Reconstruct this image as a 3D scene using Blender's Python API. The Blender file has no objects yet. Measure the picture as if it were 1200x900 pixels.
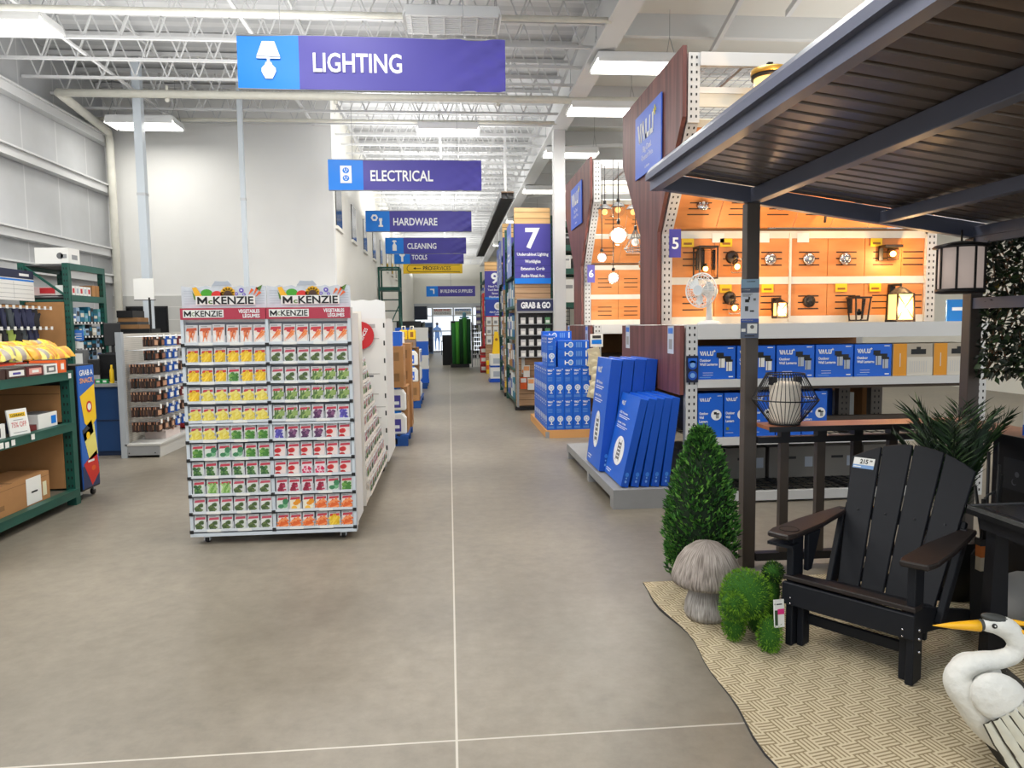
import bpy, math, random
from math import sin, cos, pi, radians as R
from mathutils import Vector as V, Matrix, Euler
random.seed(7)
S = bpy.context.scene
COL = S.collection

# ------------------------------------------------------------------ materials
def lin(c):
    return tuple(((x/255)/12.92 if x/255 <= .04045 else ((x/255+.055)/1.055)**2.4) for x in c) + (1,)
_M = {}
def M(name, rgb=(200,200,200), rough=.5, metal=0, noise=0, scale=8, bump=0, emit=0, trans=0, stretch=(1,1,1), spec=.5, ior=1.45):
    if name in _M: return _M[name]
    m = bpy.data.materials.new(name); m.use_nodes = True; _M[name] = m
    nt = m.node_tree; b = nt.nodes['Principled BSDF']; L = nt.links
    b.inputs['Base Color'].default_value = lin(rgb); b.inputs['Roughness'].default_value = rough
    b.inputs['Metallic'].default_value = metal; b.inputs['Specular IOR Level'].default_value = spec
    if trans: b.inputs['Transmission Weight'].default_value = trans; b.inputs['IOR'].default_value = ior
    if emit: b.inputs['Emission Color'].default_value = lin(rgb); b.inputs['Emission Strength'].default_value = emit
    if noise or bump:
        tc = nt.nodes.new('ShaderNodeTexCoord'); mp = nt.nodes.new('ShaderNodeMapping'); n = nt.nodes.new('ShaderNodeTexNoise')
        mp.inputs['Scale'].default_value = stretch; n.inputs['Scale'].default_value = scale; n.inputs['Detail'].default_value = 5
        L.new(tc.outputs['Object'], mp.inputs[0]); L.new(mp.outputs[0], n.inputs[0])
        if noise:
            mr = nt.nodes.new('ShaderNodeMapRange'); mr.inputs[1].default_value = .3; mr.inputs[2].default_value = .7
            mr.inputs[3].default_value = 1-noise; mr.inputs[4].default_value = 1+noise*.6
            mx = nt.nodes.new('ShaderNodeMix'); mx.data_type = 'RGBA'; mx.blend_type = 'MULTIPLY'; mx.inputs[0].default_value = 1
            mx.inputs[6].default_value = lin(rgb)
            L.new(n.outputs[0], mr.inputs[0]); L.new(mr.outputs[0], mx.inputs[7]); L.new(mx.outputs[2], b.inputs['Base Color'])
        if bump:
            bp = nt.nodes.new('ShaderNodeBump'); bp.inputs['Strength'].default_value = bump; bp.inputs['Distance'].default_value = .02
            L.new(n.outputs[0], bp.inputs['Height']); L.new(bp.outputs[0], b.inputs['Normal'])
    return m
class NT:
    """tiny helper for hand made node trees"""
    def __init__(s, m): s.m = m; s.t = m.node_tree; s.b = s.t.nodes['Principled BSDF']
    def n(s, k, **kw):
        x = s.t.nodes.new('ShaderNode'+k)
        for a, v in kw.items(): setattr(x, a, v)
        return x
    def l(s, a, b): s.t.links.new(a, b)
    def math(s, op, a, b=None):
        x = s.n('Math', operation=op)
        for i, v in enumerate((a, b)):
            if v is None: continue
            if isinstance(v, (int, float)): x.inputs[i].default_value = v
            else: s.l(v, x.inputs[i])
        return x.outputs[0]
    def mix(s, f, a, b, blend='MIX'):
        x = s.n('Mix', data_type='RGBA', blend_type=blend)
        for i, v in ((0, f), (6, a), (7, b)):
            if isinstance(v, (int, float)): x.inputs[i].default_value = v
            elif isinstance(v, tuple): x.inputs[i].default_value = v
            else: s.l(v, x.inputs[i])
        return x.outputs[2]
def floor_mat():
    m = M('polished_concrete', (158,152,144), .38); t = NT(m)
    tc = t.n('TexCoord'); sp = t.n('SeparateXYZ'); t.l(tc.outputs['Object'], sp.inputs[0])
    a = t.n('TexNoise'); a.inputs['Scale'].default_value = .55; a.inputs['Detail'].default_value = 6
    b = t.n('TexNoise'); b.inputs['Scale'].default_value = 9; b.inputs['Detail'].default_value = 8; b.inputs['Roughness'].default_value = .7
    for n in (a, b): t.l(tc.outputs['Object'], n.inputs[0])
    r = t.n('ValToRGB'); r.color_ramp.elements[0].position = .33; r.color_ramp.elements[1].position = .68
    r.color_ramp.elements[0].color = lin((116,109,97)); r.color_ramp.elements[1].color = lin((146,138,124))
    t.l(a.outputs[0], r.inputs[0])
    r2 = t.n('ValToRGB'); r2.color_ramp.elements[0].position = .3; r2.color_ramp.elements[1].position = .7
    r2.color_ramp.elements[0].color = (.8,.8,.8,1); r2.color_ramp.elements[1].color = (1.1,1.1,1.1,1)
    t.l(b.outputs[0], r2.inputs[0])
    c = t.mix(1., r.outputs[0], r2.outputs[0], 'MULTIPLY')
    d = None
    for ax, vals in ((0, (0., -4.9)), (1, (2.69, -2.2, 7.58, 12.5, 17.4, 22.3))):
        for v in vals:
            q = t.math('LESS_THAN', t.math('ABSOLUTE', t.math('SUBTRACT', sp.outputs[ax], v)), .0048 if ax == 0 or v < 3 else .003)
            if v in (-4.9, 7.58, 12.5, 17.4, 22.3): q = t.math('MULTIPLY', q, .35)
            d = q if d is None else t.math('MAXIMUM', d, q)
    c = t.mix(t.math('MULTIPLY', d, .75), c, lin((205,200,188)))
    t.l(c, t.b.inputs['Base Color'])
    mr = t.n('MapRange'); mr.inputs[3].default_value = .28; mr.inputs[4].default_value = .5
    t.l(a.outputs[0], mr.inputs[0]); t.l(mr.outputs[0], t.b.inputs['Roughness'])
    return m
def stripe_mat(name, c1, c2, axis, period, duty=.5, rough=.5, metal=0, bump=.4):
    m = M(name, c1, rough, metal); t = NT(m)
    tc = t.n('TexCoord'); sp = t.n('SeparateXYZ'); t.l(tc.outputs['Object'], sp.inputs[0])
    f = t.math('FRACT', t.math('DIVIDE', sp.outputs[axis], period))
    k = t.math('LESS_THAN', f, duty)
    n = t.n('TexNoise'); n.inputs['Scale'].default_value = 1.4; n.inputs['Detail'].default_value = 6; t.l(tc.outputs['Object'], n.inputs[0])
    c = t.mix(k, lin(c1), lin(c2))
    r2 = t.n('ValToRGB'); r2.color_ramp.elements[0].position = .3; r2.color_ramp.elements[1].position = .65
    r2.color_ramp.elements[0].color = (.86,.86,.85,1); t.l(n.outputs[0], r2.inputs[0])
    t.l(t.mix(1., c, r2.outputs[0], 'MULTIPLY'), t.b.inputs['Base Color'])
    return m
def rug_mat():
    m = M('woven_rug', (200,186,158), .95); t = NT(m)
    tc = t.n('TexCoord'); mp = t.n('Mapping'); mp.inputs['Rotation'].default_value = (0,0,R(-12)); t.l(tc.outputs['Object'], mp.inputs[0])
    sp = t.n('SeparateXYZ'); t.l(mp.outputs[0], sp.inputs[0])
    P = .074
    fx = t.math('FLOOR', t.math('DIVIDE', sp.outputs[0], P)); fy = t.math('FLOOR', t.math('DIVIDE', sp.outputs[1], P))
    ck = t.math('MODULO', t.math('ABSOLUTE', t.math('ADD', fx, fy)), 2)
    sx = t.math('LESS_THAN', t.math('FRACT', t.math('DIVIDE', sp.outputs[0], P/4)), .42)
    sy = t.math('LESS_THAN', t.math('FRACT', t.math('DIVIDE', sp.outputs[1], P/4)), .42)
    st = t.math('ADD', t.math('MULTIPLY', ck, sx), t.math('MULTIPLY', t.math('SUBTRACT', 1, ck), sy))
    n = t.n('TexNoise'); n.inputs['Scale'].default_value = 160; t.l(tc.outputs['Object'], n.inputs[0])
    c = t.mix(st, lin((216,202,170)), lin((152,135,104)))
    r2 = t.n('ValToRGB'); r2.color_ramp.elements[0].position = .25; r2.color_ramp.elements[0].color = (.75,.75,.75,1); t.l(n.outputs[0], r2.inputs[0])
    t.l(t.mix(.8, c, r2.outputs[0], 'MULTIPLY'), t.b.inputs['Base Color'])
    bp = t.n('Bump'); bp.inputs['Strength'].default_value = .5; bp.inputs['Distance'].default_value = .004
    bp.invert = True; t.l(st, bp.inputs['Height']); t.l(bp.outputs[0], t.b.inputs['Normal'])
    return m
def wood_mat(name, c1, c2, stretch, scale=3, rough=.5):
    m = M(name, c1, rough); t = NT(m)
    tc = t.n('TexCoord'); mp = t.n('Mapping'); mp.inputs['Scale'].default_value = stretch; t.l(tc.outputs['Object'], mp.inputs[0])
    n = t.n('TexNoise'); n.inputs['Scale'].default_value = scale; n.inputs['Detail'].default_value = 7; n.inputs['Distortion'].default_value = .4
    t.l(mp.outputs[0], n.inputs[0])
    r = t.n('ValToRGB'); r.color_ramp.elements[0].position = .35; r.color_ramp.elements[1].position = .65
    r.color_ramp.elements[0].color = lin(c1); r.color_ramp.elements[1].color = lin(c2)
    t.l(n.outputs[0], r.inputs[0]); t.l(r.outputs[0], t.b.inputs['Base Color'])
    return m
def letter_m(m, o, a, b, x, y, h, w, mat):
    k = .2*w
    m.flat([(x,y),(x+k,y),(x+k,y+h),(x,y+h)],o,a,b,mat); m.flat([(x+w-k,y),(x+w,y),(x+w,y+h),(x+w-k,y+h)],o,a,b,mat)
    o = V(o)
    m.flat([(x+k*.8,y+h),(x+k*.8,y+h*.55),(x+w/2,y+h*.05),(x+w/2,y+h*.5)],o,a,b,mat); m.flat([(x+w-k*.8,y+h),(x+w/2,y+h*.5),(x+w/2,y+h*.05),(x+w-k*.8,y+h*.55)],o,a,b,mat)
WHITE = M('white_paint', (232,233,232), .5); CREAM = M('cream_steel', (224,222,210), .45, noise=.06)
WALLW = M('white_wall', (232,232,229), .7, noise=.03, scale=1.2); WALLC = M('cream_wall', (240,238,228), .75, noise=.03, scale=1)
STEEL = M('white_steel', (208,209,209), .5); GALV = M('galvanised', (190,194,198), .4, .5)
GREEN = M('green_rack', (24,84,72), .45, noise=.15, scale=6); BLACK = M('black', (18,18,20), .5); DARK = M('dark_grey', (48,49,52), .5)
GREY = M('grey', (150,152,154), .5); MIDG = M('mid_grey', (105,106,108), .6)
NAVY = M('navy_sign', (70,64,156), .5, noise=.05, scale=3); SKY = M('sky_blue', (0,124,226), .5); LET = M('letter_white', (240,242,245), .6)
VBLUE = M('box_blue', (18,98,212), .45); VBLUE2 = M('box_blue_deep', (12,78,184), .45); CARD = M('cardboard', (176,128,80), .8, noise=.08)
CARDD = M('cardboard_dark', (140,102,62), .8, noise=.1); PAPER = M('paper', (236,236,232), .7); RED = M('red', (198,32,40), .5)
YEL = M('yellow', (244,200,30), .5); ORANGE = M('orange', (228,96,30), .5); CHROME = M('chrome', (190,190,195), .2, 1)
PLUM = wood_mat('plum_laminate', (84,44,42), (124,74,68), (3,3,.25), 4)
MAPLE = wood_mat('maple_panel', (208,128,64), (224,148,84), (.6,.6,3), 3)
PINE = wood_mat('pine_slat', (214,168,108), (226,186,130), (.5,.5,6), 3); SLAT = wood_mat('oak_slat', (178,140,104), (196,160,124), (.5,.5,6), 3)
GLASS = M('glass', (255,255,255), .03, trans=1, ior=1.1); FROST = M('frosted_lit', (255,204,124), .4, emit=1.5)
BULB = M('warm_bulb', (255,190,90), .4, emit=14); BULBW = M('cool_bulb', (255,244,225), .4, emit=8)
LEDW = M('led_panel', (255,252,244), .4, emit=7)
BRONZE = M('dark_bronze', (38,32,30), .45, .3); GREENL = M('leaf', (60,110,40), .6)

# ------------------------------------------------------------------ geometry
_TX = {}
def glyph(s, bold=.02):
    k = (s, bold)
    if k not in _TX:
        cu = bpy.data.curves.new('t', 'FONT'); cu.body = s; cu.offset = bold; cu.resolution_u = 3 if len(s) < 15 else 1
        ob = bpy.data.objects.new('t', cu); COL.objects.link(ob)
        dg = bpy.context.evaluated_depsgraph_get(); me = bpy.data.meshes.new_from_object(ob.evaluated_get(dg))
        vs = [(v.co.x, v.co.y) for v in me.vertices]; fs = [tuple(p.vertices) for p in me.polygons]
        bpy.data.objects.remove(ob); bpy.data.curves.remove(cu); bpy.data.meshes.remove(me)
        _TX[k] = (vs, fs)
    return _TX[k]
CAP = None
def mushroom_mat(nm='stone_ribbed', lo=(124,115,108), hi=(186,176,168)):
    m = M(nm, (160,150,142), .85); t = NT(m)
    tc = t.n('TexCoord'); sp = t.n('SeparateXYZ'); t.l(tc.outputs['Object'], sp.inputs[0])
    a = t.math('ARCTAN2', sp.outputs[1], sp.outputs[0])
    cb = t.n('CombineXYZ'); t.l(t.math('MULTIPLY', a, 9.), cb.inputs[0]); t.l(t.math('MULTIPLY', sp.outputs[2], 5.), cb.inputs[1])
    n = t.n('TexNoise'); n.inputs['Scale'].default_value = 2.6; n.inputs['Detail'].default_value = 4; t.l(cb.outputs[0], n.inputs[0])
    n2 = t.n('TexNoise'); n2.inputs['Scale'].default_value = 9; t.l(tc.outputs['Object'], n2.inputs[0])
    r = t.n('ValToRGB'); r.color_ramp.elements[0].position = .36; r.color_ramp.elements[1].position = .62
    r.color_ramp.elements[0].color = lin(lo); r.color_ramp.elements[1].color = lin(hi); t.l(n.outputs[0], r.inputs[0])
    r2 = t.n('ValToRGB'); r2.color_ramp.elements[0].position = .3; r2.color_ramp.elements[0].color = (.7,.68,.66,1); r2.color_ramp.elements[1].position = .6; t.l(n2.outputs[0], r2.inputs[0])
    t.l(t.mix(1., r.outputs[0], r2.outputs[0], 'MULTIPLY'), t.b.inputs['Base Color'])
    bp = t.n('Bump'); bp.inputs['Strength'].default_value = .8; bp.inputs['Distance'].default_value = .012; t.l(n.outputs[0], bp.inputs['Height']); t.l(bp.outputs[0], t.b.inputs['Normal'])
    return m
class MB:
    def __init__(s): s.v = []; s.f = []; s.m = []; s.s = []; s.mats = []
    def add(s, vs, fs, mat, smooth=False):
        if mat not in s.mats: s.mats.append(mat)
        i = s.mats.index(mat); o = len(s.v)
        s.v += [tuple(x) for x in vs]
        for f in fs: s.f.append(tuple(o+k for k in f)); s.m.append(i); s.s.append(smooth)
        return s
    def box(s, x0, x1, y0, y1, z0, z1, mat):
        vs = [(x,y,z) for z in (z0,z1) for y in (y0,y1) for x in (x0,x1)]
        return s.add(vs, [(0,2,3,1),(4,5,7,6),(0,1,5,4),(2,6,7,3),(0,4,6,2),(1,3,7,5)], mat)
    def rbox(s, c, size, rot, mat):
        m = Euler(rot).to_matrix() if not isinstance(rot, Matrix) else rot; c = V(c); h = V(size)/2
        vs = [c + m @ V((x*h.x, y*h.y, z*h.z)) for z in (-1,1) for y in (-1,1) for x in (-1,1)]
        return s.add(vs, [(0,2,3,1),(4,5,7,6),(0,1,5,4),(2,6,7,3),(0,4,6,2),(1,3,7,5)], mat)
    def bar(s, a, b, w, h, mat, up=(0,0,1)):
        a, b = V(a), V(b); d = (b-a); L = d.length; d.normalize(); up = V(up)
        if abs(d.dot(up)) > .99: up = V((0,1,0))
        r = d.cross(up).normalized(); u = r.cross(d)
        m = Matrix((r, d, u)).transposed()
        return s.rbox((a+b)/2, (w, L, h), m, mat)
    def tube(s, pts, r, mat, n=8, cap=True):
        pts = [V(p) for p in pts]; N = len(pts)
        rs = r if isinstance(r, (list, tuple)) else [r]*N
        vs = []; prev = None
        for i, p in enumerate(pts):
            d = (pts[min(i+1,N-1)]-pts[max(i-1,0)]).normalized()
            if prev is None:
                a = d.cross(V((0,0,1)) if abs(d.z) < .95 else V((1,0,0))).normalized()
            else:
                a = (prev - d*prev.dot(d)).normalized()
            prev = a; b = d.cross(a)
            for k in range(n):
                t = 2*pi*k/n; vs.append(p + (a*cos(t)+b*sin(t))*rs[i])
        fs = [(i*n+k, i*n+(k+1)%n, (i+1)*n+(k+1)%n, (i+1)*n+k) for i in range(N-1) for k in range(n)]
        if cap: fs += [tuple(range(n))[::-1], tuple((N-1)*n+k for k in range(n))]
        return s.add(vs, fs, mat, True if n > 5 else False)
    def lathe(s, prof, c, mat, n=24, axis='z', fn=None, smooth=True):
        vs = []; c = V(c)
        for i, (r, z) in enumerate(prof):
            for k in range(n):
                t = 2*pi*k/n; rr = r*(fn(t, i) if fn else 1)
                p = (rr*cos(t), rr*sin(t), z)
                if axis == 'y': p = (p[0], p[2], p[1])
                if axis == 'x': p = (p[2], p[0], p[1])
                vs.append(c+V(p))
        N = len(prof)
        fs = [(i*n+k, i*n+(k+1)%n, (i+1)*n+(k+1)%n, (i+1)*n+k) for i in range(N-1) for k in range(n)]
        if prof[0][0] > 1e-5: fs.append(tuple(range(n))[::-1])
        if prof[-1][0] > 1e-5: fs.append(tuple((N-1)*n+k for k in range(n)))
        return s.add(vs, fs, mat, smooth)
    def ball(s, c, r, mat, n=12, m=8, rot=None):
        r = (r,r,r) if isinstance(r, (int,float)) else r; vs = []; c = V(c)
        mm = Euler(rot).to_matrix() if rot else Matrix.Identity(3)
        for i in range(m+1):
            ph = pi*i/m
            for k in range(n):
                t = 2*pi*k/n; vs.append(c + mm @ V((r[0]*sin(ph)*cos(t), r[1]*sin(ph)*sin(t), -r[2]*cos(ph))))
        fs = [(i*n+k, i*n+(k+1)%n, (i+1)*n+(k+1)%n, (i+1)*n+k) for i in range(m) for k in range(n)]
        return s.add(vs, fs, mat, True)
    def prism(s, poly, o, a, b, n, d, mat, smooth=False):
        """2d polygon in plane (a,b) at o, extruded d along n"""
        o, a, b, n = V(o), V(a), V(b), V(n); N = len(poly)
        vs = [o+a*x+b*y for x, y in poly] + [o+a*x+b*y+n*d for x, y in poly]
        fs = [tuple(range(N)), tuple(range(2*N-1, N-1, -1))] + [(i, N+i, N+(i+1)%N, (i+1)%N) for i in range(N)]
        return s.add(vs, fs, mat, smooth)
    def poly(s, pts, mat): return s.add(pts, [tuple(range(len(pts)))], mat)
    def flat(s, poly, o, a, b, mat):
        o, a, b = V(o), V(a), V(b); return s.poly([o+a*x+b*y for x, y in poly], mat)
    def rect(s, o, a, b, x0, x1, y0, y1, mat): return s.flat([(x0,y0),(x1,y0),(x1,y1),(x0,y1)], o, a, b, mat)
    def disc(s, o, a, b, cx, cy, rx, mat, ry=None, n=16):
        ry = ry or rx
        return s.flat([(cx+rx*cos(2*pi*k/n), cy+ry*sin(2*pi*k/n)) for k in range(n)], o, a, b, mat)
    def text(s, t, o, a, b, x, y, h, mat, w=None, align='l', bold=.02):
        global CAP
        if CAP is None: CAP = max(v[1] for v in glyph('H', 0)[0])
        vs, fs = glyph(t, bold)
        if not vs: return s
        x0 = min(v[0] for v in vs); x1 = max(v[0] for v in vs)
        k = h/CAP; kx = (w/(x1-x0)) if w else k
        W = (x1-x0)*kx; ox = x - (W/2 if align == 'c' else W if align == 'r' else 0)
        o, a, b = V(o), V(a), V(b)
        return s.add([o+a*(ox+(v[0]-x0)*kx)+b*(y+v[1]*k) for v in vs], fs, mat)
    def mesh(s, name):
        me = bpy.data.meshes.new(name); me.from_pydata(s.v, [], s.f)
        for m in s.mats: me.materials.append(m)
        me.polygons.foreach_set('material_index', s.m); me.polygons.foreach_set('use_smooth', s.s)
        me.update(); return me
    def obj(s, name, parent=None, loc=(0,0,0), rot=(0,0,0), bevel=0, seg=1):
        o = bpy.data.objects.new(name, s.mesh(name)); COL.objects.link(o)
        o.location = loc; o.rotation_euler = rot
        if parent: o.parent = parent
        if bevel:
            md = o.modifiers.new('bevel', 'BEVEL'); md.width = bevel; md.segments = seg; md.limit_method = 'ANGLE'; md.angle_limit = R(40)
        return o
    def thing(s, name, label, cat, loc=(0,0,0), rot=(0,0,0), group=None, bevel=0, kind=None):
        return tag(s.obj(name, None, loc, rot, bevel), label, cat, group, kind)
    def struct(s, name, loc=(0,0,0), **k):
        o = s.obj(name, None, loc, **k); o['kind'] = 'structure'; return o
def tag(o, label, cat, group=None, kind=None):
    o['label'] = label; o['category'] = cat
    if group: o['group'] = group
    if kind: o['kind'] = kind
    return o
def thing(name, label, cat, loc=(0,0,0), rotz=0, group=None):
    o = bpy.data.objects.new(name, None); COL.objects.link(o); o.empty_display_size = .1
    o.location = loc; o.rotation_euler = (0,0,rotz); return tag(o, label, cat, group)
def dup(o, label=None, loc=None, rotz=None, rot=None, parent=None):
    c = o.copy(); COL.objects.link(c)
    if parent: c.parent = parent
    if loc is not None: c.location = loc
    if rotz is not None: c.rotation_euler = (0,0,rotz)
    if rot is not None: c.rotation_euler = rot
    if label: c['label'] = label
    for ch in list(o.children): dup(ch, parent=c)
    return c
X, Y, Z = V((1,0,0)), V((0,1,0)), V((0,0,1))
ORD = ['first','second','third','fourth','fifth','sixth','seventh','eighth','ninth','tenth','eleventh','twelfth','thirteenth','fourteenth','fifteenth']
def nth_left(i, n): return 'leftmost' if i == 0 else 'rightmost' if i == n-1 else ORD[i]+' from left'

# ------------------------------------------------------------------ camera, world
cam = bpy.data.cameras.new('camera'); co = bpy.data.objects.new('camera', cam); COL.objects.link(co); S.camera = co
cam.sensor_width = 36; cam.lens = 850/1200*36; cam.clip_start = .05; cam.clip_end = 200
yaw, pitch, roll = math.atan(73/850), math.atan(70/850), .012
fw = V((sin(yaw)*cos(pitch), cos(yaw)*cos(pitch), -sin(pitch))); r0 = V((cos(yaw), -sin(yaw), 0)); u0 = r0.cross(fw)
rr = r0*cos(roll)-u0*sin(roll); uu = r0*sin(roll)+u0*cos(roll)
co.matrix_world = Matrix.Translation((0,0,1.6)) @ Matrix((rr, uu, -fw)).transposed().to_4x4()
W = bpy.data.worlds.new('sky'); S.world = W; W.use_nodes = True
bg = W.node_tree.nodes['Background']; bg.inputs[0].default_value = (.86,.93,1,1); bg.inputs[1].default_value = 1.2
S.view_settings.view_transform = 'Standard'; S.view_settings.look = 'None'; S.view_settings.exposure = .16
S.cycles.use_denoising = True; S.cycles.max_bounces = 6; S.cycles.diffuse_bounces = 3; S.cycles.glossy_bounces = 3
S.cycles.transmission_bounces = 6; S.cycles.transparent_max_bounces = 8; S.cycles.sample_clamp_indirect = 4; S.cycles.caustics_reflective = False; S.cycles.caustics_refractive = False

def lamp(name, loc, power, size=(1,.5), rot=(0,0,0), color=(1,.97,.92)):
    l = bpy.data.lights.new(name, 'AREA'); l.shape = 'RECTANGLE'; l.size, l.size_y = size; l.energy = power; l.color = color
    o = bpy.data.objects.new(name, l); COL.objects.link(o); o.location = loc; o.rotation_euler = rot; return o
def glow(name, loc, power, color=(1,.62,.28), r=.03):
    l = bpy.data.lights.new(name, 'POINT'); l.energy = power*1.7; l.color = color; l.shadow_soft_size = r
    o = bpy.data.objects.new(name, l); COL.objects.link(o); o.location = loc; return o

# ------------------------------------------------------------------ the building
def building():
    MB().box(-7,12.2,-6,43.2,-.15,0,floor_mat()).struct('floor')
    MB().box(-14,20,43.2,75,-.2,-.02,M('asphalt_outside',(190,196,205),.8)).struct('outdoor_ground')
    deck = stripe_mat('roof_deck', (184,186,188), (202,203,204), 1, .3, .5)
    MB().box(-6,2.1,-3,43.1,5.72,5.82,deck).struct('ceiling')
    MB().box(2.1,12.1,-3,43.1,5.9,6.0,M('roof_panel',(214,212,205),.7,noise=.06,scale=.6)).struct('ceiling_right_bay')
    lw = stripe_mat('steel_siding', (186,188,190), (206,207,208), 1, .9, .03)
    MB().box(-6,-5.83,-3,13.4,0,5.8,lw).struct('wall_left')
    for i, z in enumerate((4.79,3.96,2.9,2.45)):
        MB().box(-5.83,-5.70,-3,13.28,z-.07,z+.07,STEEL).box(-5.83,-5.66,-3,13.28,z+.05,z+.075,STEEL).struct('trim_girt_%d'%(i+1))
    MB().box(-5.9,-2.0,13.3,13.5,0,5.75,WALLW).struct('wall_back')
    blk = stripe_mat('block_siding', (222,221,216), (196,196,192), 2, .22, .96)
    MB().box(-5.83,-2.0,13.26,13.3,0,2.17,blk).struct('trim_wainscot')
    for i, (a, b) in enumerate(((-5.58,-5.26),(-5.16,-4.92))):
        m = MB(); m.box(a-.02,b+.02,13.235,13.26,1.46,1.99,BLACK).box(a,b,13.22,13.236,1.5,1.96,M('dark_glass',(14,16,20),.15)); m.struct('window_%d'%(i+1))
    MB().box(-2.12,-2.0,13.5,43,0,5.75,WALLC).struct('wall_side')
    for i in range(9):
        y = 13.55+2.13*i
        MB().box(-2.0,-1.985,y,y+.72,3.42,4.15,M('dark_glass')).box(-2.0,-1.96,y-.04,y+.76,3.36,3.42,WALLC).struct('window_%d'%(i+3))
    MB().box(-2.1,12.1,43,43.2,2.85,5.9,WALLC).box(2.6,12.1,43,43.2,0,2.85,WALLC).struct('wall_far')
    MB().box(12,12.2,-3,43,0,6,WALLC).struct('wall_right')
    # sliding door
    d = MB()
    for x in (-2.0,-.95,.28,1.4,2.55): d.box(x-.045,x+.045,42.95,43.08,0,2.6,GALV)
    d.box(-2.1,2.6,42.9,43.1,2.6,2.86,GALV).box(-2.0,2.55,42.96,43.06,1.22,1.28,GALV).box(-2.0,2.55,42.96,43.06,2.12,2.17,GALV).box(-2.0,2.55,42.96,43.06,0,.1,GALV)
    do = d.struct('door_1')
    g = MB()
    for a, b in ((-1.95,-1.0),(-.9,.23),(.33,1.35),(1.45,2.5)): g.box(a,b,43.01,43.02,.1,2.6,GLASS)
    g.obj('glass', do)
    m = MB()
    for (x, z, s, c) in ((-.85,2.42,'SALES AND',RED),(-.85,2.24,'RECEIVING',GREY),(.4,2.42,'ENTRANCE',SKY),(.4,2.24,'WAREHOUSE',GREY)):
        m.text(s,(0,42.99,0),X,Z,x,z,.11,c,w=.95)
    # posters behind the glass
    p = MB().box(-.9,.2,42.985,42.988,2.18,2.56,PAPER).box(.35,1.32,42.985,42.988,2.18,2.56,PAPER); p.obj('door_notice', do)
    for i in range(len(m.v)): m.v[i] = (m.v[i][0], 42.98, m.v[i][2])
    m.obj('notice_lettering', do)
    # roof structure
    for i in range(56):
        y = 2.1+.73*i; m = MB()
        m.box(-5.8,1.95,y-.03,y+.03,5.64,5.7,STEEL).box(-5.8,1.95,y-.02,y+.02,5.07,5.105,STEEL)
        n = 18
        for k in range(n):
            x0 = -5.8+k*7.75/n; x1 = x0+7.75/n/2; x2 = x0+7.75/n
            m.bar((x0,y,5.64),(x1,y,5.1),.016,.016,STEEL).bar((x1,y,5.1),(x2,y,5.64),.016,.016,STEEL)
        m.struct('roof_joist')
    for x in (-4.6,-2.3,-.1):
        MB().box(x-.02,x+.02,-2,42.9,5.12,5.15,STEEL).bar((x+.4,-2,5.63),(x+.4,42.9,5.6),.03,.03,STEEL).struct('joist_bridging')
    MB().box(1.86,2.14,-3,43,5.0,5.04,STEEL).box(1.86,2.14,-3,43,5.68,5.72,STEEL).box(1.98,2.02,-3,43,5.04,5.68,STEEL).struct('roof_girder')
    for i in range(27):
        y = 2.6+1.55*i
        MB().box(2.14,12,y-.05,y+.05,5.6,5.9,STEEL).struct('roof_purlin')
    for k, y in enumerate((5.5,10,14.5,20,26,33)):
        m = MB(); m.bar((2.2,y,5.05),(4.2,y+1.9,5.6),.06,.06,STEEL).bar((3.6,y-1.2,5.52),(4.4,y+3.8,5.52),.06,.08,STEEL); m.struct('roof_brace')
    for y in (12.95,27):
        MB().box(1.9,2.1,y,y+.22,0,5,STEEL).struct('roof_column')
    p = MB().tube([(-5.5,11.2,4.98),(5.5,11.2,4.98)],.055,CREAM,10).tube([(-5.5,11.2,4.98),(-5.63,13.0,4.9),(-5.63,13.05,4.75),(-5.63,13.05,.0)],.065,CREAM,10)
    for x in (-4,-1.6,.8): p.tube([(x,11.2,4.98),(x,11.2,5.1)],.02,CREAM,6).ball((x,11.2,4.9),.035,CREAM,8,6)
    p.struct('sprinkler_pipe')
    MB().tube([(-5.8,12.6,5.0),(1.9,12.6,5.02)],.03,CREAM,8).struct('sprinkler_pipe')
    MB().tube([(-5.8,8.4,5.0),(1.9,8.4,5.02)],.035,CREAM,8).struct('sprinkler_pipe')
building()

# ceiling lights and added fill lamps ---------------------------------------------------
def fixture(loc, label, lit=True, power=58):
    t = thing('ceiling_light', label, 'ceiling light', loc, 0, 'rectangular ceiling lights')
    m = MB().box(-.5,.5,-.24,.24,.05,.12,WHITE)
    m.prism([(-.5,.05),(-.53,0),(-.53,.03),(-.5,.12)],(0,-.24,0),X,Z,Y,.48,WHITE).prism([(.5,.05),(.53,0),(.53,.03),(.5,.12)],(0,-.24,0),X,Z,Y,.48,WHITE)
    m.box(-.5,.5,-.26,-.24,0,.1,WHITE).box(-.5,.5,.24,.26,0,.1,WHITE).obj('housing', t)
    d = MB()
    if lit: d.box(-.49,.49,-.235,.235,.02,.05,LEDW)
    else:
        for k in range(9): d.box(-.5,.5,-.23+k*.055,-.22+k*.055,.0,.05,WHITE)
        for k in range(6): d.box(-.45+k*.18,-.44+k*.18,-.23,.23,.0,.05,WHITE)
    d.obj('diffuser' if lit else 'louvre', t)
    for sx in (-.48,.48): MB().bar((sx,-.2,.12),(sx,0,.4),.006,.006,GREY).bar((sx,.2,.12),(sx,0,.4),.006,.006,GREY).bar((sx,0,.4),(sx,0,5.6-loc[2]),.006,.006,GREY).obj('hanger_wire', t)
    if lit: lamp('fixture_lamp', (loc[0],loc[1],loc[2]-.03), power, (1,.45))
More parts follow.
